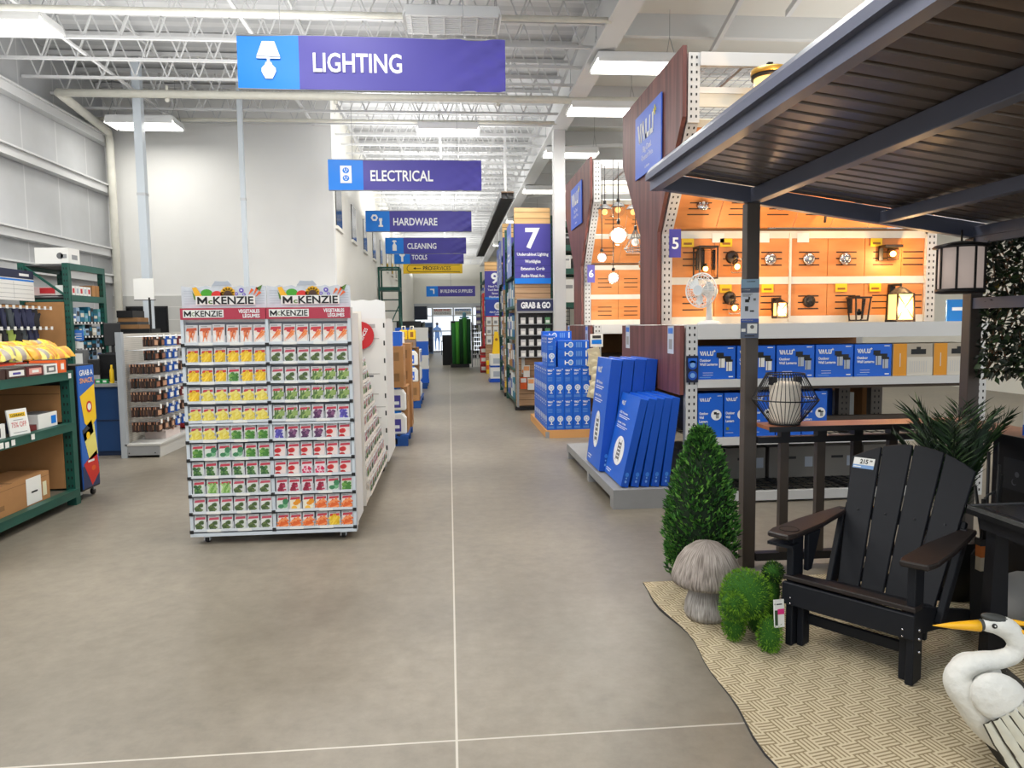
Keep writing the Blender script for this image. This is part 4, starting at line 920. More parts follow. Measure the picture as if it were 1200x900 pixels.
    put(MB().box(2.14,4.71,.86,.88,1.58,2.5,CARDD).box(2.14,4.71,2.02,2.04,.1,1.5,CARDD) if not full else MB().box(2.14,4.71,.86,.88,1.58,2.5,CARDD),'backing_board')
    if full:
        put(MB().box(2.14,4.71,1.96,1.98,.6,1.45,M('far_panel',(150,104,70),.8)),'backing_board')
        for x in (3.62,4.05,4.4): m = MB().box(x-.06,x+.06,1.02,1.1,.58,1.0,M('inner_post',(120,112,104),.6)); holes(m,(x,1.02,.58),(0,0,.42),.001); put(m,'inner_post')
        put(MB().box(2.14,4.71,.72,.78,.59,.66,M('inner_beam',(110,96,84),.7)),'inner_beam')
    # number blade and price labels
    m = MB().box(2.05,2.16,.55,.56,2.2,2.46,NAVY); m.text(num,(2.045,.72-.007,0),-X,Z,0,0,.01,NAVY) if False else None
    m.text(num,(0,.546,0),X,Z,2.105,2.28,.1,LET,None,'c',.02); put(m,'aisle_number')
    if full:
        for (x, r) in ((2.3,1),(2.68,1),(4.2,1),(2.68,0),(3.1,0),(3.85,0),(4.2,0)):
            z = 1.6+(.80-.06 if r else .36-.06); pl = MB(); pl.rect((0,.775,0),X,Z,x-.06,x+.06,z-.02,z+.06,YEL).rect((0,.773,0),X,Z,x-.04,x+.04,z+.0,z+.02,M('amber_dark')); put(pl,'price_tag')
        for x in (2.6,3.05,3.45): put(MB().rect((0,.775,0),X,Z,x-.06,x+.06,2.36,2.45,PAPER),'price_tag')
    sg = MB().box(-.012,0,-.46,.46,0,.62,M('sign_blue2',(64,104,214),.45)); o = (-.016,0,0); a = -Y
    valu(sg,o,a,Z,-.36,.33,.19,LET,M('plus_yellow',(236,226,90)))
    sg.text('Big Deal.',o,a,Z,0,.22,.055,LET,.3,'c',0).text('Greatest Price.',o,a,Z,0,.14,.055,LET,.42,'c',0).text('at home',o,a,Z,0,.05,.03,LET,.16,'c',0)
    sg.thing('end_sign','blue square sign on plum end panel of the %s lighting rack'%('nearer' if full else 'farther'),'sign',(1.975,y0+1.0,3.07))
lighting_rack(6.1,True,'5','large white pallet rack with glowing wall lanterns, right of the aisle')
lighting_rack(10.1,False,'6','second white pallet rack with hanging pendant lamps, behind the lantern rack')

def lanterns():
    yb = 6.875; G = 'wall lights on the panels of the nearer rack'
    def disc_mount(x, z, lab, dark=False, tilt=0):
        t = thing('wall_light', lab, 'wall light', (x,yb,z), 0, G); t.rotation_euler.x = tilt
        MB().lathe([(0,-.03),(.045,-.028),(.06,-.015),(.062,.0)],(0,0,0),BRONZE if dark else CHROME,20,'y').obj('mount', t)
        m = MB()
        if dark: m.lathe([(0,-.045),(.03,-.04),(.035,-.028)],(0,0,0),BLACK,14,'y')
        else:
            for k in range(6): m.ball((.035*cos(k*pi/3),-.032,.035*sin(k*pi/3)),.011,CHROME,8,6)
            m.ball((0,-.034,0),.016,PAPER,8,6)
        m.obj('socket', t)
    for x, z, l in ((3.12,2.2,'chrome round wall mount, middle row, third panel from left'),(3.51,2.2,'chrome round wall mount, middle row, right of the white divider post'),(3.88,2.2,'chrome round wall mount, middle row, fifth panel from left')): disc_mount(x,z,l)
    for x, l in ((2.38,'chrome round wall mount, highest row, first panel from left'),(3.12,'chrome round wall mount, highest row, right of the canopy post')):
        disc_mount(x,2.68,l,tilt=R(-40)); o = COL.objects[-1]
        for ob in bpy.data.objects:
            if ob.get('label') == l: ob.location.y = 6.70
    disc_mount(3.52,1.79,'dark round wall mount with no lamp, lowest row beside white divider',True)
    def box_lantern(x, z, w, h, lab, lit, style, P=5):
        t = thing('wall_lantern', lab, 'wall light', (x,yb-.02,z), 0, G); c = -.05-w/2
        MB().box(-.03,.03,-.012,.02,h*.3,h*.95,BRONZE).box(-.012,.012,c,.0,h*.95-.02,h*.95,BRONZE).obj('bracket', t)
        m = MB()
        if style == 'box':
            for sx in (-1,1):
                for sy in (-1,1): m.bar((sx*w/2,c+sy*w/2,0),(sx*w/2,c+sy*w/2,h*.9),.012,.012,BRONZE)
            m.box(-w/2-.008,w/2+.008,c-w/2-.008,c+w/2+.008,h*.88,h*.93,BRONZE).box(-w/2-.006,w/2+.006,c-w/2-.006,c+w/2+.006,0,.015,BRONZE)
        elif style == 'taper':
            for sx in (-1,1):
                for sy in (-1,1): m.bar((sx*w*.38,c+sy*w*.38,0),(sx*w/2,c+sy*w/2,h*.85),.012,.012,BRONZE)
            m.box(-w/2-.01,w/2+.01,c-w/2-.01,c+w/2+.01,h*.84,h*.9,BRONZE).box(-w*.4,w*.4,c-w*.4,c+w*.4,0,.015,BRONZE)
        else:
            for sx in (-1,1):
                for sy in (-1,1): m.bar((sx*w*.46,c+sy*w*.46,0),(sx*w*.42,c+sy*w*.42,h*.7),.014,.014,BRONZE)
            for s in (-1,1): m.bar((-w*.46*s,c-w*.47,.01),(w*.44*s,c-w*.44,h*.68),.006,.006,BRONZE)
            m.box(-w*.5,w*.5,c-w*.5,c+w*.5,-.01,.015,BRONZE)
            m.lathe([(w*.7,h*.68),(w*.66,h*.71),(w*.3,h*.83),(.012,h*.88),(.012,h*.95),(0,h*.97)],(0,c,0),BRONZE,4 if style == 'hex' else 16,'z',smooth=False)
        m.obj('cage', t)
        if style == 'hex':
            MB().box(-w*.4,w*.4,c-w*.4,c+w*.4,.016,h*.68,FROST if lit else GLASS).obj('glass', t)
        else:
            MB().box(-w*.42,w*.42,c-w*.42,c+w*.42,.02,h*.82,GLASS).obj('glass', t)
            MB().ball((0,c,h*.3),.024,BULB if lit else PAPER,10,8).lathe([(.014,h*.36),(.014,h*.45)],(0,c,0),BLACK,8).obj('bulb', t)
        if lit: glow('lantern_glow', (x,yb-.02+c-w*.75,z+h*.3), P)
    box_lantern(2.42,2.0,.17,.33,'large black box lantern, lit, behind the white fan','lit','box')
    box_lantern(3.17,1.635,.11,.2,'small lit lantern with frosted glass, lowest row left of white divider',True,'hex',5)
    box_lantern(3.95,1.59,.15,.26,'unlit tapered lantern with clear glass, lowest row','','taper')
    box_lantern(4.36,1.585,.19,.38,'largest lit lantern with crossed bars and pitched cap, lowest row at right',True,'hex',7)
    def jar(x, z, lab, P=4):
        t = thing('wall_light', lab, 'wall light', (x,yb,z), 0, G)
        MB().lathe([(0,-.03),(.05,-.025),(.065,0)],(0,0,0),BRONZE,18,'y').tube([(0,-.02,0),(0,-.1,.02),(0,-.13,-.02)],.012,BRONZE,8).obj('mount', t)
        MB().lathe([(.03,0),(.055,-.03),(.06,-.12),(.05,-.14)],(0,-.13,-.02),GLASS,18).obj('glass', t); MB().ball((0,-.13,-.1),.028,BULB,10,8).obj('bulb', t)
        glow('lantern_glow', (x,yb-.22,z-.1), P)
    jar(2.74,2.22,'lit glass jar wall light, middle row, left of the canopy post'); jar(2.72,1.83,'lit small wall light half hidden behind hanging leaflet, lowest row')
    def barn(x, z, lab, P, tilt=0):
        t = thing('wall_light', lab, 'wall light', (x,yb,z), 0, G)
        MB().box(-.06,-.02,-.02,0,-.06,.08,BRONZE).box(-.06,.12,-.12,0,.06,.085,BRONZE).obj('mount', t); MB().lathe([(.05,.05),(.055,0),(.05,-.06)],(.05,-.07,0),GLASS,16).obj('glass', t)
        MB().ball((.05,-.07,-.0),.03,BULB,10,8).obj('bulb', t); glow('lantern_glow', (x+.05,yb-.2,z-.04), P)
    barn(4.28,2.24,'lit bracket wall light, middle row at far right',5)
    t = thing('wall_light','lit spot wall light just below canopy edge, highest row','wall light',(3.56,6.74,2.62),0,G)
    MB().tube([(0,0,0),(0,-.08,-.02),(-.02,-.1,-.1)],.012,BRONZE,8).box(-.09,.04,-.1,-.08,-.0,.015,BRONZE).obj('mount', t); MB().ball((.07,-.1,.0),.03,BULB,10,8).obj('bulb', t); glow('lantern_glow',(3.63,6.5,2.6),3)
    # flush drum lamp on top
    t = thing('ceiling_lamp','lit round flush lamp under top beam above the canopy edge','ceiling light',(2.66,5.93,3.41),0)
    MB().lathe([(.15,.24),(.15,.2),(.12,.2)],(0,0,0),M('brass',(190,150,70),.35,.6),24).lathe([(.13,.0),(.14,.0),(.14,.03),(.13,.03)],(0,0,0),BRONZE,24).lathe([(.14,.17),(.145,.17),(.145,.2),(.14,.2)],(0,0,0),BRONZE,24).obj('ring', t)
    MB().lathe([(0,.0),(.12,.01),(.125,.2)],(0,0,0),FROST,24).obj('shade', t); glow('lantern_glow',(2.66,5.7,3.4),5)
    MB().box(-.02,.02,-.02,.02,.24,.3,BRONZE).obj('stem', t)
    # pendants on the farther rack
    PG = 'pendant lamps on the farther rack'
    def pendant(x, z, r, style, lab, lit, P):
        t = thing('pendant_lamp', lab, 'pendant lamp', (x*.97,9.97 if z > 3 else 9.85 if r < .075 else 9.58 if r < .1 else 9.7,1.6+(z-1.6)*.968), 0, PG); z = 1.6+(z-1.6)*.968; x *= .97
        MB().tube([(0,0,r*1.2),(0,0,3.74-z)],.006,BLACK,6).obj('cord', t)
        MB().lathe([(.012,r*1.7),(.022,r*1.6),(.022,r*1.15),(0,r*1.1)],(0,0,0),BLACK,12).obj('socket', t)
        if style == 'dome':
            MB().lathe([(.02,r*1.15),(r*.7,r*.9),(r*1.1,r*.45)],(0,0,0),MIDG,20).obj('shade', t)
        if style == 'cage':
            m = MB(); pr = [(.02,r*1.2),(r*.5,r*.4),(r*1.15,-r*.7),(r*.9,-r*1.05)]
            for k in range(8): m.tube([(p*cos(k*pi/4),p*sin(k*pi/4),q) for p, q in pr],.005,MIDG,5)
            for p, q in pr[1:]: m.tube([(p*cos(k*pi/8),p*sin(k*pi/8),q) for k in range(17)],.005,MIDG,5)
            m.obj('cage', t)
        else: MB().ball((0,0,0),r,GLASS,16,10).obj('glass', t)
        MB().ball((0,0,0),r*.4 if style != 'bright' else r*.7,(BULBW if style == 'bright' else FROST) if lit else PAPER,10,8).obj('bulb', t)
        if lit: glow('pendant_glow',(x,9.75,z-r),P,(1,.9,.75))
    pendant(2.23,3.17,.092,'dome','pendant with clear globe and grey cap, leftmost of upper three',True,3)
    pendant(2.42,3.2,.092,'dome','pendant with clear globe and grey cap, middle of upper three',True,3)
    pendant(2.64,3.17,.092,'dome','pendant with clear globe and grey cap, rightmost of upper three',True,3)
    pendant(2.36,2.81,.13,'bright','bright white globe pendant, below middle of upper three',True,6)
    pendant(2.6,2.72,.13,'cage','wire cage pendant right of the bright white globe',False,0)
    pendant(2.76,2.42,.07,'dome','small pendant hanging lowest at right beside plum panel',True,3)
    pendant(2.16,2.52,.07,'bright','small bright bulb pendant at left of lower group',True,6)
    pendant(2.26,2.22,.08,'bright','small bright globe pendant, lowest at left',True,6)
lanterns()

# ------------------------------------------------------------------ goods on the nearer rack
def rack_goods():
    for i in range(5):
        m = MB().box(-.17,.17,0,.3,0,.285,VBLUE); o = (0,-.002,0)
        valu(m,o,X,Z,-.15,.205,.04); m.text('Outdoor',o,X,Z,-.15,.155,.022,LET,.1,bold=.03).text('Wall Lanterns',o,X,Z,-.15,.12,.022,LET,.16,bold=.03)
        m.rect(o,X,Z,-.12,-.03,.055,.058,LET).rect(o,X,Z,-.12,-.03,.035,.038,LET).rect(o,X,Z,.1,.15,.265,.272,LET).rect(o,X,Z,.11,.15,.015,.025,LET).rect(o,X,Z,-.15,-.05,.015,.02,M('pale_blue_ink',(120,170,230)))
        for (x, z) in ((.045,.2),(.11,.17)):
            o2 = (0,-.003,0)
            m.rect(o2,X,Z,x-.045,x+.02,z-.01,z+.03,BLACK).rect((0,-.0035,0),X,Z,x-.022,x+.03,z-.1,z-.01,PAPER if i < 2 else M('print_grey')).rect((0,-.004,0),X,Z,x-.03,x+.036,z-.02,z-.0,BLACK).rect((0,-.004,0),X,Z,x-.008,x-.003,z-.1,z-.01,DARK)
        m.thing('lantern_carton','wide blue lantern carton on upper box shelf, %s of five'%nth_left(i,5),'carton',(2.31+.357*i,6.12,1.102),group='wide blue cartons on the upper box shelf',bevel=.003)
    for i in range(2):
        m = MB().box(-.185,.185,0,.3,0,.285,M('carton_grey',(178,168,152),.7)); o = (0,-.002,0)
        m.rect(o,X,Z,-.185,-.06,0,.285,M('ochre',(222,150,40))).rect(o,X,Z,-.055,.185,.0,.165,M('pale_panel',(212,206,194))).rect(o,X,Z,-.02,.12,.19,.235,BLACK).rect(o,X,Z,.03,.07,.235,.255,BLACK).rect((0,-.003,0),X,Z,-.126,-.118,.08,.2,M('pale_panel'))
        for k in range(8): m.rect((0,-.003,0),X,Z,-.03+.022*k,-.027+.022*k,.03,.13,M('print_grey'))
        m.thing('lamp_carton','grey carton with ochre panel on upper box shelf, %s of two'%['left','right'][i],'carton',(4.11+.38*i,6.12,1.102),bevel=.003)
    for i in range(5):
        m = MB().box(-.112,.112,0,.25,0,.385,VBLUE); o = (0,-.002,0)
        valu(m,o,X,Z,-.1,.315,.03); 
        for k, w in enumerate(('Outdoor','Wall','Lantern')): m.text(w,o,X,Z,-.1,.2-.035*k,.021,LET,[.08,.04,.075][k],bold=.03)
        m.disc(o,X,Z,.052,.195,.047,LET,n=20).rect((0,-.003,0),X,Z,.03,.055,.2,.222,BLACK).rect((0,-.003,0),X,Z,.048,.075,.165,.205,GREY).rect((0,-.003,0),X,Z,.045,.078,.2,.212,BLACK).rect(o,X,Z,-.1,-.03,.035,.038,LET).rect(o,X,Z,-.095,-.07,.06,.085,M('olive',(120,130,60)))
        m.rect(o,X,Z,.06,.1,.36,.365,LET)
        m.thing('lantern_carton','upright blue lantern carton on lower box shelf, %s of five'%nth_left(i,5),'carton',(2.262+.237*i,6.12,.593),group='upright blue cartons on the lower box shelf',bevel=.003)
    for i in range(2):
        m = MB().box(-.25,.25,0,.3,0,.40,M('deep_navy',(24,30,56))); m.text('Fixtures',(0,-.002,0),X,Z,0,.385,.016,GREY,.1,'c',0); m.thing('carton','deep navy carton behind upright blue cartons, %s'%['left','right'][i],'carton',(2.42+.56*i,6.42,.59))
    for i, (x, w) in enumerate(((2.4,.42),(2.85,.4),(3.32,.46),(3.8,.36),(4.25,.4))):
        m = MB().box(-w/2,w/2,0,.5,0,.3,M('dull_carton',(128,124,118),.8)).rect((0,-.002,0),X,Z,-.08,.04,.18,.205,BLACK).rect((0,-.002,0),X,Z,w/2-.1,w/2-.02,.1,.2,M('print_grey')); m.thing('carton','dull grey carton on the bottom wire deck, %s of five'%nth_left(i,5),'carton',(x,6.75,.075),group='dull grey cartons on the bottom deck')
    for i, (x, w, c) in enumerate(((3.6,.2,CARD),(3.95,.14,VBLUE),(4.2,.12,PAPER),(4.45,.2,CARD))):
        MB().box(-w/2,w/2,0,.25,0,.26+.05*(i % 2),c).thing('carton','%s carton deep on lower box shelf, %s of four'%(['brown','blue','white','tan'][i],nth_left(i,4)),'carton',(x,7.3,.58))
    m = MB().box(-.05,.05,-.02,.0,0,.23,M('deep_navy'))
    for k in range(2): m.disc((0,-.022,0),X,Z,.0,.06+.09*k,.04,VBLUE2).disc((0,-.023,0),X,Z,0,.06+.09*k,.022,M('pale_blue_ink'))
    m.rect((0,-.022,0),X,Z,-.04,.04,.17,.21,VBLUE)
    m.thing('leaflet_pack','small blue blister card hung on rack upright beside wide cartons','pack',(2.09,6.115,1.08))
    # desk fan
    t = thing('desk_fan','white desk fan standing on the rack shelf','fan',(2.3,6.28,1.576),R(-52))
    MB().lathe([(.0,0),(.1,0),(.105,.012),(.08,.03),(.03,.04)],(0,0,0),WHITE,24).obj('base', t)
    MB().tube([(0,0,.03),(.0,.0,.14),(-.01,.01,.28)],[.03,.024,.022],WHITE,12).obj('column', t)
    MB().lathe([(0,.12),(.04,.11),(.05,.06),(.05,-.02),(.02,-.06),(0,-.06)],(-.02,0,.3),WHITE,16,'y').obj('motor', t)
    m = MB(); cx = (-.02,-.1,.3)
    for r_, y in ((.15,0),(.135,-.035),(.1,-.05),(.135,.035),(.1,.05),(.045,-.055)):
        m.tube([(cx[0]+r_*cos(k*pi/16),cx[1]+y,cx[2]+r_*sin(k*pi/16)) for k in range(33)],.0035 if r_ < .15 else .006,WHITE,5,False)
    for k in range(28):
        a = k*2*pi/28
        for s in (-1,1): m.tube([(cx[0]+q*cos(a),cx[1]+s*y,cx[2]+q*sin(a)) for q, y in ((.045,.055),(.1,.05),(.135,.035),(.15,0))],.0022,WHITE,4,False)
    m.disc((0,cx[1]-.056,0),X,Z,cx[0],cx[2],.045,M('fan_badge',(200,208,214))); m.obj('cage', t)
    for k in range(3):
        a = k*2*pi/3+.4; m = MB(); c = V(cx)
        q = [c+V((cos(a+d)*r_,dy,sin(a+d)*r_)) for d, r_, dy in ((-.25,.02,.0),(-.5,.12,.02),(0,.13,-.01),(.45,.11,-.02),(.2,.02,0))]
        m.poly(q,M('fan_blade',(214,222,226),.3)).obj('blade', t)
rack_goods()

def leaning():
    m = MB(); GP = M('pallet_grey',(146,147,148),.7,noise=.05)
    m.box(1.38,1.965,6.03,8.5,.13,.17,GP).box(1.38,1.965,6.03,6.07,0,.13,GP)
    for y in (6.03,7.1,8.36): m.box(1.382,1.5,y+.045,y+.14,0,.13,GP).box(1.84,1.963,y+.045,y+.14,0,.13,GP)
    m.box(1.38,1.4,6.071,8.5,.09,.13,GP)
    m.thing('display_pallet','low grey display pallet under the leaning blue cartons','pallet')
    def leaner(h, w, t, small):
        m = MB().box(-t,0,-w/2,w/2,0,h,VBLUE).box(-t+.002,-.002,-w/2-.001,w/2+.001,.003,h-.003,VBLUE2); o = (-t-.002,0,0); a = -Y
        valu(m,o,a,Z,-w*.38,h*.86,h*.05)
        for k in range(2): m.text(['LED Fixtures','Linear Lights'][k],o,a,Z,-w*.38,h*(.76-.12*k),h*.024,LET,w*.45,bold=.02).rect(o,a,Z,-w*.38,w*.2,h*(.73-.12*k),h*(.737-.12*k),LET).rect(o,a,Z,-w*.38,w*.1,h*(.71-.12*k),h*(.717-.12*k),LET)
        m.disc(o,a,Z,w*.02,h*.34,w*.26 if small else w*.2,LET,h*.17,28); o2 = (-t-.003,0,0)
        for k in range(5): m.rect(o2,a,Z,-.05+w*.02,.05+w*.02,h*(.24+.042*k),h*(.268+.042*k),M('grille',(110,112,118)))
        m.rect(o2,a,Z,-.058+w*.02,-.045+w*.02,h*.22,h*.47,M('grille')).rect(o2,a,Z,.045+w*.02,.058+w*.02,h*.22,h*.47,M('grille'))
        m.rect(o,a,Z,-w*.42,-w*.15,h*.07,h*.08,LET).rect(o,a,Z,-w*.42,-w*.2,h*.045,h*.055,LET)
        for k, (zz, s) in enumerate(((.06,.012),(.14,.02),(.1,.008))): m.disc((0,-w/2-.003,0),X,Z,-t*.5,h*zz,s*.8,M('pale_blue_ink') if k != 1 else M('edge_ink',(60,130,220)),s)
        return m.mesh('leaning_carton')
    a = leaner(.78,.66,.066,True); b = leaner(1.08,.62,.106,False)
    for i in range(5):
        o = bpy.data.objects.new('leaning_carton', a); COL.objects.link(o); o.location = ((1.524,1.618,1.708,1.797,1.886)[i],6.43,.172); o.rotation_euler = (0,R((13,11.5,10,8.6,7.2)[i]),0)
        md = o.modifiers.new('b','BEVEL'); md.width = .004; tag(o,'shorter leaning blue carton at front of grey pallet, %s of five'%nth_left(i,5),'carton','shorter blue cartons leaning at the front')
    for i in range(4):
        o = bpy.data.objects.new('leaning_carton', b); COL.objects.link(o); o.location = ((1.515,1.642,1.769,1.888)[i],7.09,.172); o.rotation_euler = (0,R((6.6,6.0,5.4,5.0)[i]),0)
        md = o.modifiers.new('b','BEVEL'); md.width = .004; tag(o,'taller leaning blue carton behind shorter ones, %s of four'%nth_left(i,4),'carton','taller blue cartons leaning behind')
leaning()

def fanboxes():
    m = MB(); 
    m.box(1.33,1.97,10.0,10.04,0,.095,M('pallet_pine',(216,160,100),.7)).box(1.33,1.37,10.04,11.95,0,.095,M('pallet_pine')).box(1.33,1.97,10.0,11.95,.095,.11,M('pallet_pine')).box(1.325,1.375,9.99,10.03,.0,.09,GREY)
    m.thing('pallet','pine edged pallet under the stacked fan cartons','pallet')
    def face(m, o, a, b, w, h):
        m.text('VALU',o,a,b,-w*.4,h*.87,h*.055,LET,w*.55,bold=.06); plus(m,o,a,b,w*.3,h*.93,h*.02,LET)
        m.rect(o,a,b,-w*.38,w*.1,h*.8,h*.815,LET).rect(o,a,b,-w*.38,-w*.05,h*.77,h*.785,LET)
        for k in range(4): m.rect(o,a,b,-w*.38,w*.15,h*(.56+.035*k),h*(.57+.035*k),M('pale_blue_ink'))
        m.disc(o,a,b,w*.02,h*.35,w*.33,LET,h*.095,16); o2 = V(o)+(V(a).cross(V(b)))*.001
        m.disc(o2,a,b,w*.02,h*.35,w*.24,M('fan_ink',(176,198,236)),h*.068,14).disc(o2+(V(a).cross(V(b)))*.001,a,b,w*.02,h*.35,w*.1,LET,h*.03,10)
        m.rect(o,a,b,-w*.04,w*.08,h*.18,h*.27,LET).rect(o,a,b,-w*.16,w*.2,h*.165,h*.185,LET)
        for k in range(3): m.rect(o,a,b,-w*.38,w*.3,h*(.05+.025*k),h*(.06+.025*k),M('pale_blue_ink'))
    W_, D, H = .122, .18, .44
    m = MB().box(-W_/2,W_/2,-D/2,D/2,0,H,VBLUE); face(m,(0,-D/2-.0015,0),X,Z,W_,H); face(m,(-W_/2-.0015,0,0),-Y,Z,D,H); up = m.mesh('fan_carton')
    m = MB().box(-H/2,H/2,-D/2,D/2,0,W_,VBLUE); face(m,(0,-D/2-.0015,W_/2),Z,-X,W_,H) if False else None
    o = (0,-D/2-.0015,0)
    m.disc(o,X,Z,-.04,W_/2,.035,LET,.04,16).rect(o,X,Z,-.11,-.07,W_*.44,W_*.56,LET).rect(o,X,Z,-.125,-.11,W_*.25,W_*.75,LET).disc((0,-D/2-.0025,0),X,Z,-.04,W_/2,.025,M('pale_blue_ink'),.028,14)
    for k in range(4): m.rect(o,X,Z,.04+.022*k,.05+.022*k,W_*.2,W_*.8,M('pale_blue_ink'))
    m.rect(o,X,Z,.17,.19,W_*.15,W_*.85,LET); lie = m.mesh('fan_carton')
    def put(me, loc, lab, g):
        o = bpy.data.objects.new('fan_carton', me); COL.objects.link(o); o.location = loc; md = o.modifiers.new('b','BEVEL'); md.width = .003; tag(o, lab, 'carton', g); return o
    for l in range(2):
        for i in range(5): put(up,(1.41+.1245*i,10.12,.112+.442*l),'upright blue fan carton facing front, %s layer, %s of five'%(['bottom','second'][l],nth_left(i,5)),'upright fan cartons at the front')
        for j in range(7): put(up,(1.41,10.12+.185*(j+1),.112+.442*l),'blue fan carton on aisle side of stack, %s layer, %s behind the front corner'%(['bottom','second'][l],ORD[j]),'fan cartons along the aisle side')
        for i in range(4): put(up,(1.41+.1245*(i+1),10.305,.112+.442*l),'blue fan carton in second row back, %s layer, %s of four'%(['bottom','second'][l],nth_left(i,4)),'fan cartons in the second row')
    for j in range(3): put(up,(1.42,10.12+.185*j,.997),'blue fan carton standing on third layer at left, %s from front'%ORD[j],'fan cartons on the third layer')
    for k in range(3): put(lie,(1.73,10.12,.997+.123*k),'fan carton lying on its side on the third layer, %s of three'%['lowest','middle','topmost'][k],'fan cartons lying on their sides')
    for k in range(4): put(lie,(1.64,10.5+.19*(k//2),1.32+.0+.123*(k % 2)) if False else (1.75,10.34+.2*(k//2),.997+.37*0+.123*(k % 2)+.246*0),'fan carton lying behind the front three, %s, %s'%(['lower','upper'][k % 2],['nearer','farther'][k//2]),'fan cartons lying on their sides')
    for k in range(2): put(lie,(1.52+.445*k*0+.2*k,10.75,1.0+.36) if False else (1.68,10.72+.2*k,.997),'fan carton lying at back of stack, %s'%['nearer','farther'][k],'fan cartons lying on their sides')
    for k in range(3): put(lie,(1.62,10.92,1.12+.123*k),'fan carton on highest pile at back of stack, %s'%['lowest','middle','topmost'][k],'fan cartons lying on their sides')
    # clip strip with bagged goods on the rack upright
    t = thing('clip_strip','strip of pale bagged goods hanging on farther rack upright beside fan cartons','pack',(2.06,10.05,.55))
    MB().box(-.02,.02,0,.005,0,.9,PAPER).obj('strip', t)
    MB().box(-.09,.09,-.01,.0,.72,.9,PAPER).rect((0,-.012,0),X,Z,-.07,.07,.76,.82,SKY).rect((0,-.012,0),X,Z,-.06,.06,.84,.88,DARK).obj('topper', t)
    rnd = random.Random(8)
    for k in range(6): MB().rbox((rnd.uniform(-.06,.0),-.03-.004*k,.08+.11*k),(.17,.02,.16),(R(8),rnd.uniform(-.25,.25),0),M('cream_bag',(232,222,190),.4)).ball((rnd.uniform(-.05,.0),-.045,.08+.11*k),(.06,.02,.055),M('cream_bag'),10,8).obj('bag', t)
fanboxes()
